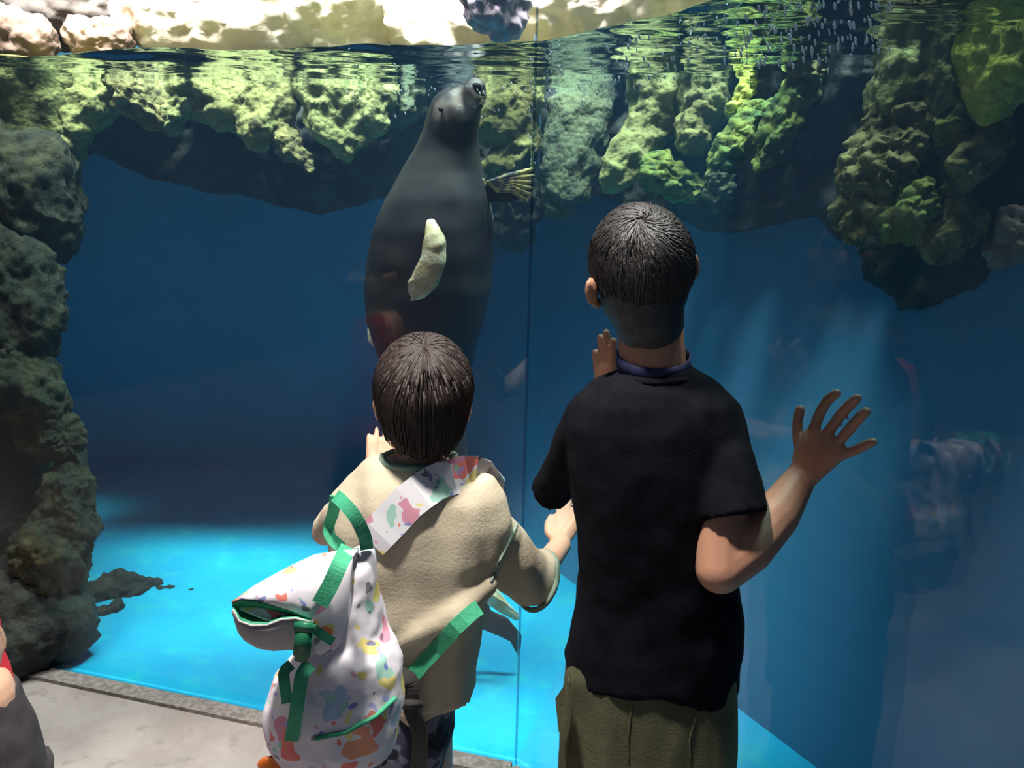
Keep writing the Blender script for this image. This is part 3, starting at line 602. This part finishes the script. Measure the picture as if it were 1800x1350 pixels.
def hand(wrist, palm_dir, side, nrm, L, curl=0.1, thumb=1.0):
    """relaxed open hand: palm_dir along the fingers, side towards the thumb, nrm out of the back"""
    d, s_, n_ = palm_dir.normalized(), side.normalized(), nrm.normalized(); r = L * 0.052; out = []
    pc = wrist + d * L * .28
    out += [seg(wrist, wrist + d * L * .42 + s_ * L * .10, L * .13, L * .13, flat=.55, hint=n_), seg(wrist, wrist + d * L * .42 - s_ * L * .12, L * .13, L * .12, flat=.55, hint=n_)]
    for i, (o, ln) in enumerate(((.17, .46), (.06, .52), (-.06, .48), (-.17, .38))):
        b = wrist + d * L * .47 + s_ * L * o; f = (d + s_ * (o * .6)).normalized(); q = [b]
        for m_ in range(3): f = (f - n_ * curl * (m_ + 1)).normalized(); q.append(q[-1] + f * L * ln * (.42, .32, .26)[m_])
        out += chain(q, [r * 1.1, r, r * .95, r * .8])
    b = wrist + d * L * .12 + s_ * L * .12; q = [b, b + (d * .7 + s_ * .7) * L * .2, b + (d * .8 + s_ * .5) * L * .38, b + (d * .95 + s_ * .35) * L * .5]
    out += chain(q, [r * 1.7, r * 1.3, r * 1.1, r * .85]); return out
def shoe(c, yaw, parent, L=.2, m='shoe'):
    f = Vector((math.sin(yaw), math.cos(yaw), 0)); c = Vector((c.x, c.y, 0))
    me = remesh([seg(c + f * -.04 + Vector((0, 0, .042)), c + f * (L - .09) + Vector((0, 0, .036)), .04, .036), seg(c + Vector((0, 0, .05)), c + Vector((0, 0, .08)), .04, .036)], .006, 2)
    for v in me.vertices: v.co.z = max(v.co.z, 0.001)
    return mesh_obj('shoe', me, M[m], parent)

# ---- tall boy
YB = 1.22
boy = thing('person', (0.22, YB, 0), 'tall boy with short black hair, black t-shirt and olive shorts, hand raised on the glass', 'person')
HB = Matrix.Translation(P(1125, 466, YB + .01)) @ Matrix.Rotation(math.radians(14), 4, 'Z') @ Matrix.Rotation(math.radians(-13), 4, 'Y') @ Matrix.Rotation(math.radians(14), 4, 'X')
sB = 0.0675
px = lambda r, Y=YB: r * Y * 1.03 / F
sh_l, sh_r = P(1035, 745, YB), P(1262, 745, YB)
bp = head_parts(HB, sB)
bp += [seg(P(1140, 540, YB), P(1150, 690, YB), px(56), px(60)), seg(P(1150, 790, YB), P(1150, 1100, YB), px(95), px(95), flat=.6, hint=Vector((0, 1, 0))),
       seg(sh_l, sh_r, px(45), px(45))]
# right arm: shoulder, elbow, wrist on the right pane
elb, wr_ = P(1266, 1000, 1.12), G(1428, 838, .026)
bp += chain([sh_r, P(1266, 880, 1.16), elb], [px(46), px(46), px(42)])
bp += chain([elb, P(1312, 962, 1.14), P(1365, 905, 1.17), wr_], [px(42), px(46), px(40), px(28)])
go = .010
bp += [seg(wr_, G(1445, 785, .016), px(27), px(34), flat=.55, hint=NR), seg(wr_, G(1475, 790, .016), px(27), px(26), flat=.55, hint=NR), seg(G(1440, 775, .014), G(1476, 790, .014), px(26), px(24), flat=.55, hint=NR), seg(G(1420, 790, .014), wr_, px(15), px(24), flat=.7, hint=NR)]
for q, r in (([(1436, 768), (1450, 724), (1463, 702), (1479, 690)], 8.8), ([(1460, 768), (1487, 727), (1502, 710), (1515, 699)], 8.8), ([(1480, 782), (1507, 747), (1521, 731), (1531, 722)], 8.6), ([(1488, 800), (1512, 790), (1530, 781), (1543, 775)], 8), ([(1420, 800), (1410, 762), (1410, 740), (1415, 718)], 9)):
    bp += chain([G(a, b, go if i else go + .004) for i, (a, b) in enumerate(q)], [px(r * 1.12), px(r * 1.12), px(r * 1.08), px(r * 1.0)])
# left arm reaching to the pane
el2, w2 = P(978, 850, 1.38), G(1072, 715, .03)
bp += chain([sh_l, el2], [px(44), px(36)]) + chain([el2, w2], [px(36), px(22)])
hk = lambda a, b: G(a, b, .010)
bp += [seg(w2, G(1072, 655, .014), .022, .026, flat=.55, hint=NR)]
for (a, b) in (((1058, 655), (1054, 618)), ((1066, 652), (1063, 592)), ((1075, 652), (1073, 584)), ((1084, 655), (1085, 598))):
    bp += chain([hk(*a), hk((a[0] + b[0]) / 2, (a[1] + b[1]) / 2), hk(*b)], [.0092, .0086, .0076])
bp += chain([hk(1088, 700), hk(1100, 675), hk(1104, 655)], [.012, .009, .007])
# legs
hipz = P(1140, 1180, YB).z
for sx, ft in ((-1, .13), (1, .33)):
    hx = .235 + sx * .062
    bp += chain([Vector((hx, YB, hipz - .06)), Vector((hx + sx * .01, YB + .0, .42)), Vector((ft, YB - .01, .08))], [.060, .05, .032])
mesh_obj('body', remesh(bp, .0034, 4), M['skin'], boy)
face_bits(HB, sB, boy)
for sx, ft in ((-1, .13), (1, .33)): shoe(Vector((ft, YB - .02, 0)), sx * .15, boy)
# shirt
def fold(p, n):
    d = 0.0045 * nz((p.x * 1.2, p.y, p.z * .45), 13, 3) + 0.003 * nz(p, 24, 5)
    return d
rg = [(640, 1100, 1210, .045), (656, 1080, 1228, .055), (672, 1045, 1258, .068), (700, 1010, 1288, .082), (740, 992, 1304, .092), (800, 996, 1302, .1), (870, 1003, 1298, .102), (930, 1010, 1290, .1), (1000, 1014, 1290, .098), (1070, 1008, 1302, .1), (1130, 998, 1302, .104), (1160, 990, 1298, .106)]
rb = [ring(a, b, y, YB, t) for y, a, b, t in rg]
# the hem dips at both sides
hem = []
hy = lambda x: float(np.interp(x, [985, 1030, 1060, 1105, 1140, 1200, 1250, 1290], [1160, 1178, 1178, 1156, 1152, 1180, 1200, 1212]))
for q in rb[-1]:
    w_ = CM.inverted() @ q; u = 900 + F * w_.x / -w_.z
    dz = (hy(u) - 1160) / F * 1.2; hem.append(q + Vector((0, 0, -dz - .002)))
rb.append(hem)
shp = [loft(rb)]
shp += chain([P(1035, 735, YB), P(1008, 800, 1.26)], [px(45), px(46)]) + tube([P(1015, 790, 1.25), P(990, 830, 1.30), P(966, 866, 1.345)], [px(44), px(44), px(40)])
shp += chain([P(1258, 735, YB), P(1268, 820, 1.17)], [px(48), px(54)]) + tube([P(1266, 800, 1.18), P(1274, 850, 1.16), P(1286, 908, 1.14)], [px(54), px(58), px(62)])
# cut the sleeve ends flat
me = remesh(shp, .006, 3, fold)
mesh_obj('t_shirt', me, M['black'], boy)
# collar rib
cr_ = [ring(1096, 1214, 648, YB, .052, 28, 2), ring(1089, 1220, 658, YB, .056, 28, 2)]
tk = .004
obj('collar', join([strand([v for v in cr_[1]] + [cr_[1][0]], tk * 1.6, tk * 1.6, 6)]), M['black'], boy)
# lanyard
lp = ring(1085, 1212, 632, YB + .002, .052, 28, 2, tilt=.012)
def band(pts, w_, th, up=None):
    rs = []
    for i, p in enumerate(pts):
        ax = (pts[min(i + 1, len(pts) - 1)] - pts[max(i - 1, 0)]).normalized(); u = (up[i] if isinstance(up, list) else up) or Vector((0, 0, 1))
        a = (u - ax * u.dot(ax)).normalized(); b = ax.cross(a)
        rs.append([p + a * w_ + b * th, p - a * w_ + b * th, p - a * w_ - b * th, p + a * w_ - b * th])
    return loft(rs)
obj('lanyard', band(lp + [lp[0]], .0095, .0012), M['navy'], boy)
# shorts
rg = [(1100, 1020, 1285, .09), (1160, 992, 1290, .1), (1230, 984, 1290, .106), (1300, 980, 1292, .11), (1360, 978, 1288, .11)]
par = [loft([ring(a, b, y, YB, t, p=2.6) for y, a, b, t in rg])]
for a, b in ((978, 1128), (1136, 1290)):
    A = ring(a, b, 1340, YB, .1, p=2.4); 
    par.append(loft([A, [v + Vector((0, 0, -.08)) for v in A], [v + Vector((0, .0, -.17)) for v in A]]))
me = remesh(par, .006, 3, lambda p, n: .006 * nz((p.x * 1.6, p.y, p.z * .35), 12, 7) + .003 * nz((p.x * 2, p.y, p.z * .5), 20, 2))
so = mesh_obj('shorts', me, M['khaki'], boy)
yb_ = YB - .108
bpy.context.view_layer.update()
for nm_, pl_ in (('seam', [(1108, 1170), (1112, 1230), (1104, 1300), (1106, 1348)]), ('pocket_welt', [(1210, 1195), (1226, 1250), (1212, 1300), (1214, 1348)]), ('waist_seam', [(1000, 1190), (1006, 1250), (998, 1348)])):
    ln = surfline(so, pl_, .0002)
    if len(ln) > 2: obj(nm_, strand(ln, .0016, .0016, 5), M['khaki'], so)
obj('pocket_flap', loft([[P(976, 1228, YB - .07), P(998, 1195, YB - .09), P(1000, 1260, YB - .1), P(982, 1288, YB - .08)], [P(976, 1228, YB - .055), P(998, 1195, YB - .07), P(1000, 1260, YB - .08), P(982, 1288, YB - .06)]]), M['khaki'], so, False)

def hair_base(HM, s, ells, vox=.004, extra=()):
    T = lambda v: HM @ (Vector(v) * s); R = HM.to_3x3()
    return remesh([ell(T(c), tuple(q * s for q in r), R) for c, r in ells] + list(extra), vox, 4, lambda p, n: .0012 * nz(p, 60) + .001 * nz(p, 25, 3))
def add_parts(me, parts):
    V = [v.co.copy() for v in me.vertices]; Fc = [tuple(p.vertices) for p in me.polygons]; bpy.data.meshes.remove(me); return join([(V, Fc)] + parts)
def cap_hair(HM, s, name, m, par, whorl, n, L, low, seed, lift=.10, swirl=1.1, rad=.001, ells=None, extra=()):
    """short hair: a close cap of hair carrying short tapering locks combed round the whorl"""
    random.seed(seed); T = lambda v: HM @ (v * s); parts = []
    me = hair_base(HM, s, ells or [((0, -.10, .12), (1.02, 1.17, 1.17)), ((0, -.32, -.40), (.90, .86, .80))], extra=extra)
    W = Vector(whorl).normalized(); c = 0
    while c < n:
        u = Vector((random.gauss(0, 1), random.gauss(0, 1), random.gauss(0, 1))).normalized()
        if u.z < low(u) + .02: continue
        c += 1
        t = (u - W * u.dot(W)); t = (t - u * t.dot(u)); t = t.normalized() if t.length > 1e-3 else Vector((1, 0, 0))
        sw = u.cross(t); dW = math.acos(max(-1, min(1, u.dot(W)))); t = (t + sw * swirl * math.exp(-dW * 1.3) + noise.noise_vector(u * 2.6 + Vector((seed, 0, 0))) * .9 + Vector([random.gauss(0, .09) for _ in range(3)]) + Vector((0, 0, -.25 if dW > .8 else 0))).normalized()
        l = L * random.uniform(.7, 1.15) * (1.0 if u.z > .2 else .4 + .5 * max(0, (u.z - low(u)))) * min(1, .45 + dW)
        pts = []; q = u.copy(); h = 1.03
        for i in range(5):
            pts.append(T(Vector((q.x * h * .985, q.y * 1.14 * h - .10, q.z * 1.14 * h + .12)))); q = (q + t * (l / 4)).normalized(); h = 1.035 + lift * (1 - (i - 1.5) ** 2 / 8) * (l / L) * random.uniform(.5, 1.2) * (.4 + .6 * min(1, dW))
        parts.append(strand(pts, rad * random.uniform(.8, 1.6), .0003))
    return obj(name, add_parts(me, parts), m, par)
cap_hair(HB, sB, 'hair', M['hair'], boy, (-.10, -.38, .9), 5200, .85, lambda u: (-.7 if u.y < 0 else -.7 + 1.4 * u.y) if abs(u.x) < .72 else (-.25 if u.y < .1 else .1 + u.y), 3, lift=.07, rad=.0008, extra=[seg(P(1130, 515, YB - .002), P(1140, 560, YB - .012), px(76), px(62)), seg(P(1140, 560, YB - .012), P(1147, 588, YB - .014), px(60), px(42))])

# ---- small child
YC = 1.36
kid = thing('person', (-0.13, YC, 0), 'small child with dark bob haircut, beige shirt and camouflage shorts, wearing the backpack', 'person')
HK = Matrix.Translation(P(744, 690, YC)) @ Matrix.Rotation(math.radians(6), 4, 'Z') @ Matrix.Rotation(math.radians(2), 4, 'Y') @ Matrix.Rotation(math.radians(12), 4, 'X')
sK = .0715
kp = head_parts(HK, sK, .86)
pk = lambda r, Y=YC: r * Y * 1.03 / F
shl, shr = P(635, 885, YC), P(845, 885, YC)
kp += [seg(P(738, 740, YC), P(735, 850, YC), pk(42), pk(46)), seg(P(735, 930, YC), P(735, 1110, YC), pk(78), pk(78), flat=.65, hint=Vector((0, 1, 0))), seg(shl, shr, pk(36), pk(36))]
ek, wk_ = P(925, 1040, 1.50), P(985, 958, 1.68)
kp += chain([shr, ek], [pk(36), pk(30)]) + chain([ek, wk_], [pk(30), pk(25)])
hpos = P(1002, 930, 1.74)
kp += hand(wk_, P(1012, 870, 1.80) - wk_, Vector((-1, 0, 0)), Vector((0, -1, 0)), .135, .02)
# left arm bent up, fingers beside the face
ekl, wkl = P(572, 935, 1.50), P(662, 850, 1.62)
kp += chain([shl, ekl], [pk(34), pk(28)]) + chain([ekl, wkl], [pk(28), .022])
kp += hand(wkl, P(668, 780, 1.66) - wkl, Vector((1, .2, 0)), Vector((0, -1, 0)), .12, .02)
hz = P(735, 1190, YC).z
for sx in (-1, 1):
    hx = P(710, 1250, YC).x + sx * .040
    kp += chain([Vector((hx, YC, hz - .03)), Vector((hx + sx * .01, YC, .33)), Vector((hx + sx * .02, YC - .01, .07))], [.048, .040, .028])
mesh_obj('body', remesh(kp, .0042, 4), M['skin2'], kid)
face_bits(HK, sK, kid)
for sx in (-1, 1): shoe(Vector((P(710, 1250, YC).x + sx * (.060), YC - .02, 0)), sx * .15, kid, .18)
rg = [(806, 668, 806, .046), (816, 640, 838, .056), (836, 606, 868, .072), (866, 582, 888, .085), (910, 576, 900, .094), (960, 582, 894, .1), (1010, 596, 872, .102), (1050, 606, 856, .108), (1100, 622, 846, .106), (1150, 640, 838, .104), (1188, 650, 832, .106)]
rk = [ring(a, b, y, YC, t) for y, a, b, t in rg]
hem = []; hy = lambda x: float(np.interp(x, [640, 690, 735, 790, 812, 830], [1190, 1190, 1222, 1186, 1205, 1230]))
for q in rk[-1]:
    w_ = CM.inverted() @ q; u = 900 + F * w_.x / -w_.z; hem.append(q + Vector((0, 0, -(hy(u) - 1186) / F * 1.3 - .003)))
rk.append(hem)
kshp = [loft(rk)]
kshp += chain([P(842, 880, YC), P(872, 940, 1.385)], [pk(40), pk(50)])
slv = [P(866, 932, 1.385), P(893, 978, 1.41), P(912, 1004, 1.435), P(928, 1014, 1.45), P(946, 1020, 1.46)]
kshp += tube(slv, [pk(48), pk(56), pk(60), pk(61), pk(59)])
kshp += chain([P(632, 880, YC), P(598, 915, 1.42), P(580, 925, 1.47), P(590, 905, 1.52)], [pk(38), pk(40), pk(36), pk(30)])
# swag of cloth across the back, from the right armpit down to the left hip
kshp += chain([P(850, 1030, YC - .06), P(800, 1080, YC - .092), P(740, 1112, YC - .10), P(690, 1135, YC - .09)], [pk(22), pk(26), pk(24), pk(18)])
def kfold(p, n):
    q = CM.inverted() @ p; u, v = 900 + F * q.x / -q.z, 675 + F * q.y / q.z
    return .012 * nz((p.x * 2.0 + p.z * .3, p.y, p.z * .4), 11, 6) + .004 * nz((p.x, p.y, p.z * .6), 24, 2)
me = remesh(kshp, .006, 4, kfold)
shirt = mesh_obj('shirt', me, M['beige'], kid)
obj('collar', strand(ring(672, 800, 806, YC, .052, 28, 2) + ring(672, 800, 806, YC, .052, 28, 2)[:1], .007, .007, 6), M['sage'], kid)
bpy.context.view_layer.update()
ln = surfline(shirt, [(914, 908), (898, 945), (875, 990), (860, 1030)], .0005)
if len(ln) > 2: obj('sleeve_seam', strand(ln, .0028, .0028, 5), M['sage'], shirt)
cax = (slv[-1] - slv[-2]).normalized(); ca, cb = frame(cax)
cuff = [slv[-1] + ca * (pk(59) * math.cos(u)) + cb * (pk(59) * math.sin(u)) for u in (2 * math.pi * i / 28 for i in range(29))]
obj('cuff_band', strand(cuff, .0055, .0055, 6), M['sage'], shirt)
# camouflage shorts
rg = [(1130, 650, 822, .085), (1180, 640, 812, .095), (1230, 634, 800, .1), (1270, 628, 802, .104), (1310, 624, 786, .104), (1360, 622, 770, .104)]
par = [loft([ring(a, b, y, YC, t, p=2.5) for y, a, b, t in rg]), seg(P(770, 1235, YC), P(782, 1270, YC - .02), pk(24), pk(22))]
for a, b in ((622, 695), (698, 772)):
    A = ring(a, b, 1340, YC, .09, p=2.3); par.append(loft([A, [v + Vector((0, 0, -.07)) for v in A], [v + Vector((0, 0, -.13)) for v in A]]))
mesh_obj('shorts', remesh(par, .006, 3, lambda p, n: .007 * nz(p, 14, 7)), M['camo'], kid)
# bob haircut: scalp cap and long locks falling from the crown
random.seed(8); parts = []
T = lambda v: HK @ (v * sK)
kme = hair_base(HK, sK, [((0, -.10, .12), (1.07, 1.17, 1.17)), ((0, -.16, -.30), (1.10, 1.02, .78)), ((0, -.36, -.85), (.76, .68, .60))])
W = Vector((-.02, -.30, .95)).normalized(); a_, b_ = frame(W)
for i in range(2200):
    ph = random.uniform(0, 2 * math.pi); dr = a_ * math.cos(ph) + b_ * math.sin(ph)
    st = random.uniform(.0, .9) ** 1.2 * 1.2; layer = random.uniform(1.07, 1.16); pts = []; q = None
    side = (W * math.cos(1.4) + dr * math.sin(1.4)); frontness = max(0, side.y)
    zend = P(744, 796 + random.gauss(0, 9) - 26 * abs(side.x) ** 2 , YC - .06).z if side.y < .35 else (HK @ Vector((0, 0, .35 * sK))).z
    if side.x > .45 and side.y < .3: zend -= .004 + .012 * random.random()
    ang = st; ok = True
    for j in range(11):
        if q is None or ang < 1.62:
            u = W * math.cos(ang) + dr * math.sin(ang); q = T(Vector((u.x * layer, u.y * 1.19 * layer - .05, u.z * 1.11 * layer + .12))); ang += .24
        else:
            inn = (P(744, 690, YC) - q); inn.z = 0; q = q + Vector((0, 0, -.021)) + inn * (.065 + .014 * (j - 4))
        if q.z < zend: pts.append(Vector((q.x, q.y, zend))); break
        pts.append(q.copy())
    if len(pts) > 2: parts.append(strand(pts, random.uniform(.0010, .0019), .0003))
hairo = obj('hair', add_parts(kme, parts), M['hair2'], kid)

# ---- child at the left edge of the frame
YD = 1.34
p3 = thing('person', (P(-95, 1300, YD).x, YD, 0), 'person in a red top and dark trousers, cut off by the left edge', 'person')
H3 = Matrix.Translation(P(-150, 640, YD)) @ Matrix.Rotation(math.radians(25), 4, 'Z'); s3 = .073
qp = head_parts(H3, s3)
pd = lambda r: r * YD * 1.05 / F
qp += [seg(P(-148, 720, YD), P(-135, 850, YD), pd(42), pd(46)), seg(P(-110, 860, YD), P(-100, 1220, YD), pd(85), pd(90), flat=.65, hint=Vector((0, 1, 0))), seg(P(-205, 880, YD), P(-65, 880, YD), pd(36), pd(36))]
w3 = P(-24, 1098, YD - .15)
qp += chain([P(-62, 880, YD), P(-50, 1030, YD + .06), w3], [pd(34), pd(28), pd(20)]) + hand(w3, P(-8, 1185, YD - .15) - w3, Vector((0, 1, 0)), Vector((1, 0, 0.1)), .10, .10)
w4 = P(-240, 1190, YD - .05)
qp += chain([P(-205, 880, YD), P(-235, 1040, YD - .02), w4], [pd(34), pd(28), pd(20)]) + hand(w4, Vector((0, .1, -1)), Vector((0, 1, 0)), Vector((-1, 0, 0)), .125, .12)
for sx in (-1, 1):
    hx = P(-95, 1300, YD).x + sx * .06
    qp += chain([Vector((hx, YD, .6)), Vector((hx + sx * .02, YD, .3)), Vector((hx + sx * .04, YD - .01, .07))], [.066, .045, .03])
mesh_obj('body', remesh(qp, .0048, 4), M['skin2'], p3); face_bits(H3, s3, p3)
for sx in (-1, 1): shoe(Vector((P(-95, 1300, YD).x + sx * .10, YD - .02, 0)), sx * .15, p3, .18)
rr = [(806, -175, -65, .05), (836, -225, -45, .075), (900, -230, -36, .09), (1050, -225, -30, .1), (1170, -220, -14, .1), (1205, -220, 2, .105), (1262, -222, 14, .11), (1280, -222, 8, .11)]
mesh_obj('red_top', remesh([loft([ring(a, b, y, YD, t) for y, a, b, t in rr])] + chain([P(-62, 890, YD), P(-56, 960, YD + .02)], [pd(40), pd(38)]) + chain([P(-205, 890, YD), P(-225, 970, YD - .01)], [pd(40), pd(38)]), .007, 3, fold), M['red'], p3)
rr = [(1222, -205, 14, .1), (1262, -215, 30, .11), (1290, -225, 42, .115), (1330, -232, 54, .12), (1390, -240, 70, .125)]
tp = [loft([ring(a, b, y, YD, t) for y, a, b, t in rr])]
for a, b in ((-240, -90), (-88, 72)):
    A = ring(a, b, 1380, YD, .12); c_ = sum(A, Vector()) / len(A)
    tp.append(loft([A, [c_ + (v - c_) * .72 + Vector((0, 0, -.2)) for v in A], [c_ + (v - c_) * .5 + Vector((0, 0, -c_.z + .06)) for v in A]]))
mesh_obj('trousers', remesh(tp, .007, 3, fold), M['charcoal'], p3)
cap_hair(H3, s3, 'hair', M['hair'], p3, (0, -.3, .9), 900, .6, lambda u: (-.5 if u.y < 0 else -.5 + 1.3 * u.y), 4, rad=.002)

# ------------------------------------------------------------------ backpack
YP = 1.14
bag = thing('backpack', P(600, 1300, YP), 'white child backpack with colourful print and green straps, hanging behind the small child', 'backpack')
kb = YP * 1.05 / F
def ering(c, A, th, nrm=Vector((0, 1, 0)), n=30, p=2.2):
    out = []
    for i in range(n):
        u = 2 * math.pi * i / n; cu, su = math.cos(u), math.sin(u)
        x = math.copysign(abs(cu) ** (2 / p), cu); y = math.copysign(abs(su) ** (2 / p), su); out.append(c + A * x + nrm * (th * y))
    return out
def R2(a, b, Y0, Y1, th, **k_):
    A, B = P(*a, Y0), P(*b, Y1); return ering((A + B) / 2, (B - A) / 2, th, **k_)
# lower sack and upper neck
sack = loft([R2((625, 962), (655, 962), YP + .02, YP + .02, .012), R2((585, 1000), (662, 985), YP, YP + .02, .035), R2((565, 1060), (672, 1045), YP, YP + .02, .055), R2((545, 1110), (682, 1095), YP, YP + .02, .062),
             R2((512, 1155), (695, 1130), YP, YP, .072), R2((480, 1190), (708, 1170), YP, YP, .082), R2((470, 1235), (712, 1215), YP, YP, .09), R2((470, 1275), (708, 1265), YP, YP, .088), R2((482, 1305), (690, 1310), YP, YP, .078), R2((530, 1322), (640, 1330), YP, YP, .05)])
def bfold(p, n): return .006 * nz((p.x * 1.4 + p.z, p.y, p.z - p.x), 15, 4) + .004 * ridge(p, 16, 2)
sk = mesh_obj('sack', remesh([sack], .005, 3, bfold), M['print'], bag)
# rolled-top funnel, mouth to the lower left
YM = YP - .07
def fun(off):
    R_ = []
    for (a, b, th, Y) in (((408, 1062), (548, 1096), .012, YM - .03), ((430, 1046), (556, 1108), .030, YM - .01), ((470, 1018), (560, 1128), .045, YM + .01), ((530, 990), (568, 1145), .055, YM + .03), ((590, 972), (590, 1150), .055, YM + .05), ((630, 962), (625, 1140), .04, YP)):
        R_.append(R2(a, b, Y, Y, th - off, n=36, p=2.0))
    return R_
fr_ = fun(0)
# outer skin: top panel sits above the mouth, lower lip hangs in front
V, Fc = loft(fr_, cap=False); fo = obj('flap', (V, Fc), M['print'], bag)
sm = fo.modifiers.new('s', 'SOLIDIFY'); sm.thickness = .003; sm.offset = -1
ss = fo.modifiers.new('u', 'SUBSURF'); ss.levels = 1; ss.render_levels = 1
# mouth: green lining folded open, drawn as a shallow cup between the rim and the lower lip
def cup(pts_top, pts_bot, Yt, Yb, depth, m, name, par):
    n = len(pts_top); rows = []
    for j in range(7):
        t = j / 6; rows.append([P(pts_top[i][0] + (pts_bot[i][0] - pts_top[i][0]) * t, pts_top[i][1] + (pts_bot[i][1] - pts_top[i][1]) * t, Yt + (Yb - Yt) * t + depth * math.sin(math.pi * t) * math.sin(math.pi * (i + .5) / n)) for i in range(n)])
    o = obj(name, loft(rows, cap=False, closed=False), M[m], par); s_ = o.modifiers.new('s', 'SOLIDIFY'); s_.thickness = .002; return o
top = [(408, 1060), (425, 1053), (450, 1055), (480, 1063), (510, 1072), (535, 1082), (548, 1088)]
bot = [(409, 1072), (420, 1092), (442, 1100), (470, 1099), (495, 1089), (520, 1087), (546, 1094)]
cup(top, bot, YM - .045, YM - .055, .03, 'greenlining', 'lining', bag)
low = [(420, 1110), (432, 1125), (455, 1138), (480, 1142), (510, 1140), (535, 1145), (556, 1150)]
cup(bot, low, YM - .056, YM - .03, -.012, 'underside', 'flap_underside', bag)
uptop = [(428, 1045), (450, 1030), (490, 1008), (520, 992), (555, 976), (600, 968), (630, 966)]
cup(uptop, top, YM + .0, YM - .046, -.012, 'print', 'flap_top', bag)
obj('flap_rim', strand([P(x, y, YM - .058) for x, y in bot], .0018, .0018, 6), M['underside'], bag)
bpy.context.view_layer.update()
def strap(name, pts, w_, m, par, th=.0012, up=None):
    """flat webbing through (px, py, depth) points"""
    q = [P(*p_) for p_ in pts]; fine = []
    for i in range(len(q) - 1):
        p0, p1, p2, p3_ = q[max(i - 1, 0)], q[i], q[i + 1], q[min(i + 2, len(q) - 1)]
        for t in range(6):
            t /= 6; fine.append(0.5 * ((2 * p1) + (p2 - p0) * t + (2 * p0 - 5 * p1 + 4 * p2 - p3_) * t * t + (3 * p1 - p0 - 3 * p2 + p3_) * t ** 3))
    fine.append(q[-1]); ups = []
    for i, p_ in enumerate(fine):
        ax = fine[min(i + 1, len(fine) - 1)] - fine[max(i - 1, 0)]; vd = (p_ - CAM).normalized(); ups.append((ax.cross(vd)).normalized() if up is None else up)
    return obj(name, band(fine, w_, th, ups), M[m], par, False)
strap('carry_handle', [(590, 872, YP + .03), (600, 880, YP), (622, 905, YP - .01), (640, 940, YP - .005), (645, 965, YP + .01)], .0095, 'greenweb', bag)
strap('carry_handle', [(590, 872, YP + .03), (586, 900, YP + .05), (578, 925, YP + .06), (582, 945, YP + .05), (600, 962, YP + .03)], .0085, 'greenweb', bag)
strap('top_strap', [(612, 962, YM + .015), (598, 990, YM - .03), (580, 1030, YM - .045), (562, 1062, YM - .05)], .011, 'greenweb', bag)
strap('side_strap', [(546, 1100, YM - .04), (565, 1115, YM - .035), (585, 1128, YM - .02)], .006, 'greenweb', bag)
strap('front_strap', [(512, 1262 + 40, YP - .09), (520, 1255, YP - .105), (526, 1215, YP - .105), (532, 1185, YP - .10), (545, 1168, YP - .09)], .0095, 'greenweb', bag)
strap('front_strap', [(505, 1235, YP - .095), (500, 1200, YP - .10), (500, 1180, YP - .095), (512, 1168, YP - .085)], .0075, 'greenweb', bag)
def bx(c, sx, sy, sz, m, name, par, rot=0.0):
    Rm = Matrix.Rotation(rot, 3, 'Y'); bm = bmesh.new(); bmesh.ops.create_cube(bm, size=1)
    bmesh.ops.bevel(bm, geom=list(bm.edges), offset=.15, segments=2, affect='EDGES')
    V = [c + Rm @ Vector((v.co.x * sx, v.co.y * sy, v.co.z * sz)) for v in bm.verts]; Fc = [tuple(v.index for v in f.verts) for f in bm.faces]; bm.free()
    return obj(name, (V, Fc), M[m], par)
bk = bx(P(533, 1130, YM - .075), .022, .012, .050, 'buckle', 'buckle', bag, .12)
bx(P(536, 1102, YM - .078), .027, .008, .012, 'buckle', 'buckle_catch', bk, .1)
# piping along the lower front
ln = surfline(sk, [(555, 1297), (610, 1285), (660, 1258), (700, 1220)], .002)
if len(ln) > 2: obj('piping', strand(ln, .0035, .0035, 6), M['greenweb'], bag)
# printed shoulder strap over the child's back to the right shoulder
def on_back(pts, off, name, w_, m, par, tail=(), head=()):
    q = [P(*t) for t in head]
    for (x, y) in pts:
        s_ = surf(shirt, x, y, off)
        if s_: q.append(s_)
    q += [P(*t) for t in tail]
    ups = []
    for i, p_ in enumerate(q):
        ax = q[min(i + 1, len(q) - 1)] - q[max(i - 1, 0)]; vd = (p_ - CAM).normalized(); ups.append(ax.cross(vd).normalized())
    return obj(name, band(q, w_, .003, ups), M[m], par, False) if len(q) > 2 else None
sp = [(655, 950), (668, 935), (685, 917), (702, 900), (720, 882), (738, 867), (756, 855), (775, 846), (795, 840), (815, 837), (832, 838)]
on_back(sp, .007, 'shoulder_strap', .029, 'print2', bag, tail=[(848, 838, YC - .02), (858, 846, YC + .035), (852, 880, YC + .09), (840, 940, YC + .11)])
on_back([(838, 1066), (825, 1076), (812, 1088), (800, 1100), (790, 1112), (765, 1140), (742, 1165), (722, 1188)], .005, 'lower_strap', .0125, 'greenweb', bag)
strap('adjuster_strap', [(700, 1185, YC - .12), (722, 1200, YC - .125), (722, 1240, YC - .125), (738, 1290, YC - .125), (735, 1350, YC - .12)], .0135, 'blackweb', bag)
bx(P(724, 1238, YC - .13), .035, .008, .014, 'blackweb', 'strap_adjuster', bag)
# orange charm below the bag
ch = thing('charm', P(474, 1342, YP - .05), 'round orange charm hanging on a cord below the backpack', 'charm')
obj('charm_body', ell(P(474, 1345, YP - .05), (.018, .008, .014)), M['orange'], ch)
obj('cord', strand([P(474, 1332, YP - .05), P(482, 1322, YP - .055), P(492, 1310, YP - .06)], .0009, .0009, 5), M['thread'], ch)
